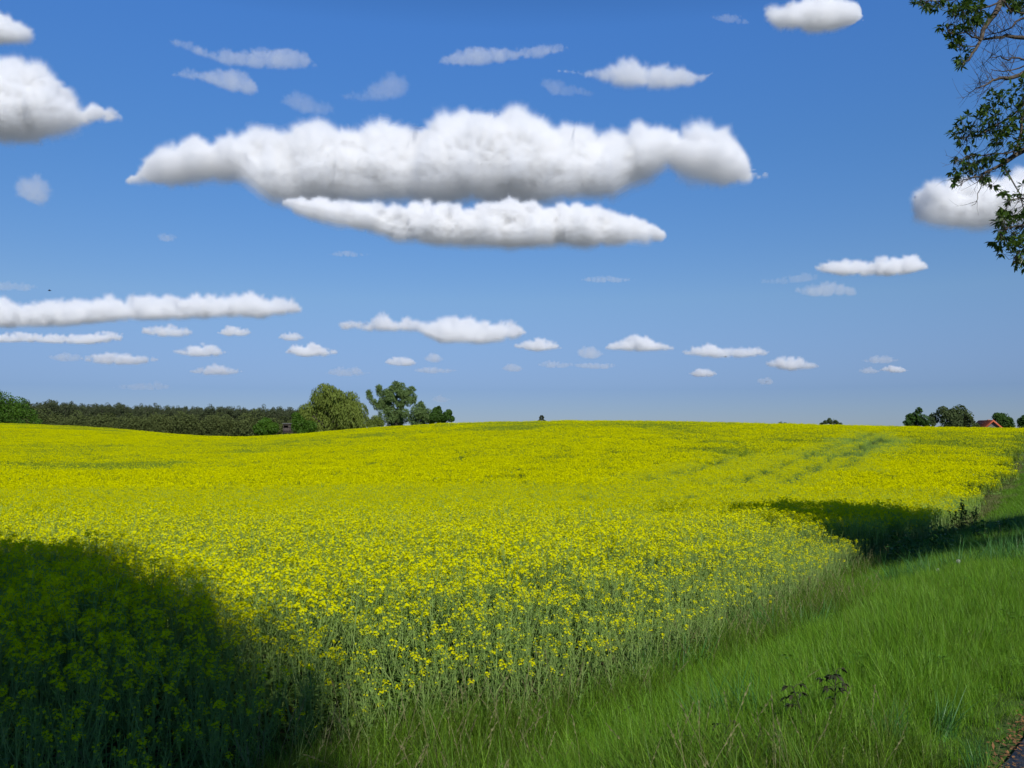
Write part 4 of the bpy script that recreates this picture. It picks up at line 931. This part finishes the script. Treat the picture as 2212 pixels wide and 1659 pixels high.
cloud('flat white cloud in the right sky, upper of two', [(1760,572),(1790,558),(1830,554),(1860,566),(1900,556),(1940,552),(1975,552),(2000,566)], [(1760,585),(1800,594),(1880,598),(1950,596),(2000,584)], 4.0, 17, 28, .8)
cloud('flat thin cloud in the right sky, lower of two', [(1720,624),(1750,614),(1780,606),(1820,612),(1848,620)], [(1720,634),(1770,642),(1848,638)], 1.5, 18, 16, .8)
cloud('faint grey tail left of the two flat right clouds', [(1645,604),(1690,596),(1740,586),(1765,592)], [(1645,612),(1700,614),(1765,606)], .6, 19, 12, .8)
cloud('long row of white heaps low over the pine wood at the left edge',
 [(-120,640),(-40,650),(0,640),(30,650),(60,654),(100,646),(130,652),(150,655),(190,645),(225,632),(260,650),(290,640),(330,630),(370,632),(400,648),(425,630),(460,640),(500,630),(550,627),(580,645),(630,642),(650,660)],
 [(-120,705),(0,708),(120,706),(200,698),(300,692),(400,690),(480,686),(560,688),(650,676)], 6, 20, 90, .8, vox=300)
cloud('flat cloud streak directly under the long row of white heaps', [(-60,714),(0,714),(60,720),(120,718),(180,722),(220,714),(264,716)], [(-60,742),(60,740),(180,745),(264,738)], 3.2, 21, 40, .8)
cloud('low long cloud with two bright heaps over the willows', [(735,695),(760,692),(800,690),(822,676),(845,690),(880,686),(920,692),(950,686),(990,680),(1030,690),(1070,692),(1110,692),(1135,710)], [(735,712),(800,716),(900,716),(950,742),(1040,744),(1100,738),(1135,722)], 4.5, 22, 50, .8, vox=220)
cloud('small white heap right of the long cloud over the willows', [(1112,742),(1140,732),(1170,729),(1200,736),(1212,746)], [(1112,752),(1160,760),(1212,754)], 3.2, 23, 16, .8)
cloud('small white heap low over the middle of the crest', [(1310,745),(1340,735),(1370,722),(1395,722),(1420,738),(1455,745)], [(1310,756),(1380,760),(1455,757)], 3.6, 24, 24, .8)
cloud('small flat white cloud low right of centre', [(1475,756),(1500,748),(1530,738),(1560,750),(1600,752),(1640,748),(1660,758)], [(1475,766),(1540,774),(1600,774),(1660,768)], 3.2, 25, 26, .8)
cloud('small pointed heap low over the right half of the field', [(1655,782),(1690,770),(1715,764),(1740,776),(1768,788)], [(1655,792),(1710,802),(1768,796)], 3.0, 26, 16, .8)
FAR = 'faint small clouds low over the horizon'
for i_, (lab, x0, x1, y0, y1, od) in enumerate([
 ('oval pale puff under the long row of heaps, left of its middle', 312, 425, 696, 728, 2.0),
 ('small pale puff under the right end of the long row of heaps', 470, 545, 700, 726, 2.0),
 ('pale flat puff low above the pine wood, left of the round white one', 378, 495, 737, 770, 2.0),
 ('long pale cloud low above the left part of the pine wood', 180, 342, 752, 788, 1.7),
 ('faint left neighbour of the long pale cloud above the wood', 110, 176, 760, 780, .9),
 ('flat faint cloud just above the middle of the pine wood', 410, 524, 786, 810, 1.4),
 ('tiny puff above the round white puff left of the willows', 604, 655, 714, 736, 1.5),
 ('round white puff above and left of the weeping willow', 618, 735, 738, 770, 3.0),
 ('faint sliver of cloud closest above the pine wood', 245, 380, 822, 842, .6),
 ('flat pale puff above the forked willow', 835, 905, 768, 790, 1.6),
 ('tiny pale puff right above the forked willow', 922, 955, 762, 782, 1.3),
 ('faint flat streak above the small oak', 900, 985, 790, 806, 1.2),
 ('faint streak low above the weeping willow', 705, 800, 790, 812, 1.0),
 ('tiny faint puff over the left part of the crest', 1090, 1130, 784, 802, 1.2),
 ('faint flat streak over the middle crest', 1165, 1240, 776, 794, 1.0),
 ('pale puff between the two small heaps over the crest', 1252, 1300, 744, 774, 1.3),
 ('faint streak under the heap over the middle crest', 1245, 1335, 780, 796, 1.1),
 ('small white puff lowest right of centre', 1492, 1550, 794, 814, 1.8),
 ('tiny faint puff low under the pointed heap', 1640, 1672, 814, 830, .9),
 ('faint flat cloud at the right, upper of three', 1865, 1942, 766, 784, 1.1),
 ('faint small cloud at the right, lower right of three', 1905, 1963, 788, 805, 1.5),
 ('faint small cloud at the right, lower left of three', 1860, 1900, 794, 806, 1.2),
 ('faint grey streak above the low white cloud right of centre', 1255, 1370, 594, 610, .7),
 ('faint grey streak in the clear sky under the second cloud', 705, 800, 540, 554, .6),
 ('faint grey patch at the left edge above the long row of heaps', -40, 90, 606, 628, .6),
 ('faint pink puff above the small oak', 935, 970, 852, 868, .6)]):
    w = x1 - x0; h = y1 - y0; q = np.random.default_rng(900 + i_)
    x0 -= 4; x1 += 4; y0 -= 3; h = y1 - y0; w = x1 - x0; xs_ = np.linspace(x0, x1, 7); tp = [(x_, y0 + h * (.55 * abs(2 * (x_ - x0) / w - .9) ** 1.6 + q.uniform(0, .3))) for x_ in xs_]
    cloud(lab, tp, [(x0, y1 - h * .2), (x0 + w * .3, y1 + 1), (x0 + w * .7, y1 + 1), (x1, y1 - h * .25)], od * 1.3, 50 + i_, 14, .8, group=FAR, vox=80)
roadside_tree((13.4, 6.6), 12.8, 5.7, 9, 'tree beyond the path shading the verge at the right edge', None, 14000)

# ------------------------------------------------------------------ weeds, litter and single stalks on the verge
M_DOCK = plant_mat('dock_leaf', (0.030, 0.045, 0.018), (0.05, 0.045, 0.022), .1, .6, .2)
M_WEED = plant_mat('weed_leaf', (0.05, 0.15, 0.02), (0.08, 0.20, 0.03), .3, .5, .3)
M_FLUFF = plant_mat('seed_fluff', (0.6, 0.6, 0.56), (0.7, 0.7, 0.66), .4, .9, .1)
M_LITTER = plant_mat('dry_leaf', (0.26, 0.13, 0.05), (0.16, 0.09, 0.045), .1, .8, .1)
def vp(s, t): x = P0[0] + RD[0] * s + RN[0] * t; y = P0[1] + RD[1] * s + RN[1] * t; return x, y

def dock(zx, zbase, d, H, seed, label, group=None):
    r = np.random.default_rng(seed); p = at(zx, zbase, d); t = empty('dark_weed', (p.x, d, gz(p.x, d)), r.uniform(0, 6)); tag(t, label, 'weed', group)
    st = MB(); lf = MB(); u = np.linspace(0, 1, 7); C = np.stack([.06 * u ** 2, .03 * np.sin(u * 3), u * H], -1); tube(st, C, np.linspace(.005, .0025, 7), 5)
    for k_ in range(14):
        q = r.uniform(.35, 1); s0 = np.array([np.interp(q, u, C[:, i_]) for i_ in range(3)]); a = k_ * 2.4; l = r.uniform(.02, .07)
        e = s0 + np.array([math.cos(a) * l, math.sin(a) * l, l * .5]); tube(st, [s0, (s0 + e) / 2 + [0, 0, .01], e], [.002, .0018, .0015], 4)
        m = 5; D = np.stack([np.cos(a + r.normal(0, .7, m)), np.sin(a + r.normal(0, .7, m)), r.uniform(-.4, .3, m)], -1)
        leaf_quads(lf, np.repeat(e[None], m, 0), D, np.array([[0, 0, 1.0]]) + unit(r, m) * .4, r.uniform(.025, .055, m), .018, 0, .4)
    st.build('stem', M_DOCK, t); lf.build('leaves', M_DOCK, t)
dock(1740, 1690, 4.75, .37, 1, 'left of two dark withered weeds in the grass near the bottom right', None)
dock(1822, 1690, 4.7, .41, 2, 'right of two dark withered weeds in the grass near the bottom right', None)
dock(1560, 1690, 4.6, .30, 3, 'small dark weed half hidden in blue green grass left of the two taller ones', None)

def leafy(zx, d, H, W, seed, label, mat=None, n=260, L=.13):
    r = np.random.default_rng(seed); p = at(zx, 1200, d); t = empty('leafy_weed', (p.x, d, gz(p.x, d))); tag(t, label, 'weed', 'leafy weeds at the corner of the crop')
    st = MB(); lf = MB()
    for k_ in range(11):
        a = r.uniform(0, 6.28); q = W * math.sqrt(r.random()) * .6; h = H * r.uniform(.7, 1.1); b = np.array([math.cos(a) * q, math.sin(a) * q, 0]); e = b * 1.5 + np.array([0, 0, h])
        tube(st, [b * .05, (b + e) / 2, e], [.006, .005, .002], 4); m = n // 11; w = r.uniform(.15, 1, m)[:, None]; P = b + (e - b) * w
        D = unit(r, m); D[:, 2] = D[:, 2] * .4 - .1; leaf_quads(lf, P, D, np.array([[0, 0, 1.0]]) + unit(r, m) * .3, L * r.uniform(.6, 1.2, m), L * .42, 0, .25)
    st.build('stem', M_RSTEM, t); lf.build('leaves', mat or M_WEED, t)
leafy(1990, 14.5, .62, .6, 1, 'broad leaved green weed nearest the dark shade at the corner of the crop')
leafy(2055, 15.5, .62, .7, 2, 'leafy weed clump on the shadow line, right of the broad leaved one')
leafy(1945, 15.5, .75, .5, 3, 'leafy weed tangled with grass at the end of the rape, leftmost of its group')
leafy(2130, 16.0, .55, .6, 4, 'low leafy weed half in shade near the right edge')
leafy(2085, 24.5, 1.15, .5, 5, 'dark narrow bush standing in shade at the field corner', M_BROAD, 700, .11)

def stalk(s, t_, H, lean, seed, label):
    r = np.random.default_rng(seed); x, y = vp(s, t_)
    mb = MB(); u = np.linspace(0, 1, 8); C = np.stack([H * .75 * u ** 1.6, u * 0, H * (u - .25 * u ** 2)], -1); tube(mb, C, [.0014] * 8, 4)
    m = 34; q = r.uniform(.45, 1, m); P = np.stack([np.interp(q, u, C[:, i_]) for i_ in range(3)], -1)
    leaf_quads(mb, P, np.array([[.75, 0, .5]]) + unit(r, m) * .25, unit(r, m), .016, .005)
    o = mb.build('grass_stalk', M_STRAW); o.location = (x, y, gz(x, y)); o.rotation_euler = (0, 0, lean); tag(o, label, 'grass stalk')
stalk(.55, 1.35, .55, R(15), 1, 'single long pale seed stalk arching to the right over the grass at bottom right')

def clock(s, t_, H, label):
    x, y = vp(s, t_); r = np.random.default_rng(int(s * 10)); o = empty('dandelion_clock', (x, y, gz(x, y))); tag(o, label, 'dandelion', 'dandelion clocks in the verge')
    st = MB(); tube(st, [(0, 0, 0), (.01, 0, H * .6), (0, .01, H)], [.0025, .002, .002], 5); st.build('stem', M_RSTEM, o)
    mb = MB(); n = 160; D = unit(r, n); leaf_quads(mb, np.array([[0, .01, H]]) + D * .004, D, unit(r, n), .026, .005)
    leaf_quads(mb, np.array([[0, .01, H]]) + D * .024, np.cross(D, unit(r, n)), D, .010, .008); mb.build('seed_ball', M_FLUFF, o)
clock(7.2, 1.15, .26, 'white dandelion clock in the verge, left of its pair')
clock(7.5, .95, .30, 'white dandelion clock in the verge, right of its pair and slightly taller')

def litter():
    r = np.random.default_rng(3); n = 9000; s = r.uniform(-5, 40, n); t_ = .11 + r.normal(0, .045, n) - np.where(r.random(n) < .12, r.uniform(0, .8, n), 0)
    x, y = vp(s, t_ + path_off(s)); z = ground(x, y) + np.where(t_ < .1, .032, .015) + r.uniform(0, .01, n); D = unit(r, n); D[:, 2] *= .25
    mb = MB(); leaf_quads(mb, np.stack([x, y, z], -1), D, np.array([[0, 0, 1.0]]) + unit(r, n) * .3, r.uniform(.015, .045, n), .014)
    tag(mb.build('leaf_litter', M_LITTER), 'brown dry leaf litter along the edge of the path', 'leaf litter', kind='stuff')
litter()

def bird(zx, zy, d, label, ang):
    t = empty('bird', at(zx, zy, d), ang); tag(t, label, 'bird')
    mb = MB(); tube(mb, [(-.16, 0, 0), (-.1, 0, 0), (0, 0, .005), (.09, 0, .01), (.14, 0, .02), (.17, 0, .02)], [.012, .03, .042, .03, .024, .004], 8); mb.build('body', M_DARK, t, smooth=True)
    for sy in (-1, 1):
        w = MB(); w.add([(.06, sy * .02, .02), (.10, sy * .22, .09), (.0, sy * .42, .05), (-.05, sy * .2, .08), (-.05, sy * .02, .02), (.06, sy * .02, .012), (.10, sy * .22, .083), (.0, sy * .42, .045), (-.05, sy * .2, .073), (-.05, sy * .02, .012)],
                        [(0, 1, 3, 4), (5, 9, 8, 6)]); w.add([(.10, sy * .22, .09), (.0, sy * .42, .05), (-.05, sy * .2, .08), (.10, sy * .22, .083), (.0, sy * .42, .045), (-.05, sy * .2, .073)], [(0, 1, 2), (3, 5, 4)])
        w.build('wing', M_DARK, t)
bird(107, 628, 85, 'small dark bird flying above the long row of clouds at left', R(15))
bird(1567, 771, 130, 'tiny dark bird against the low clouds right of centre', R(-30))
bird(1655, 825, 130, 'tiny dark bird low over the right part of the crest', R(60))
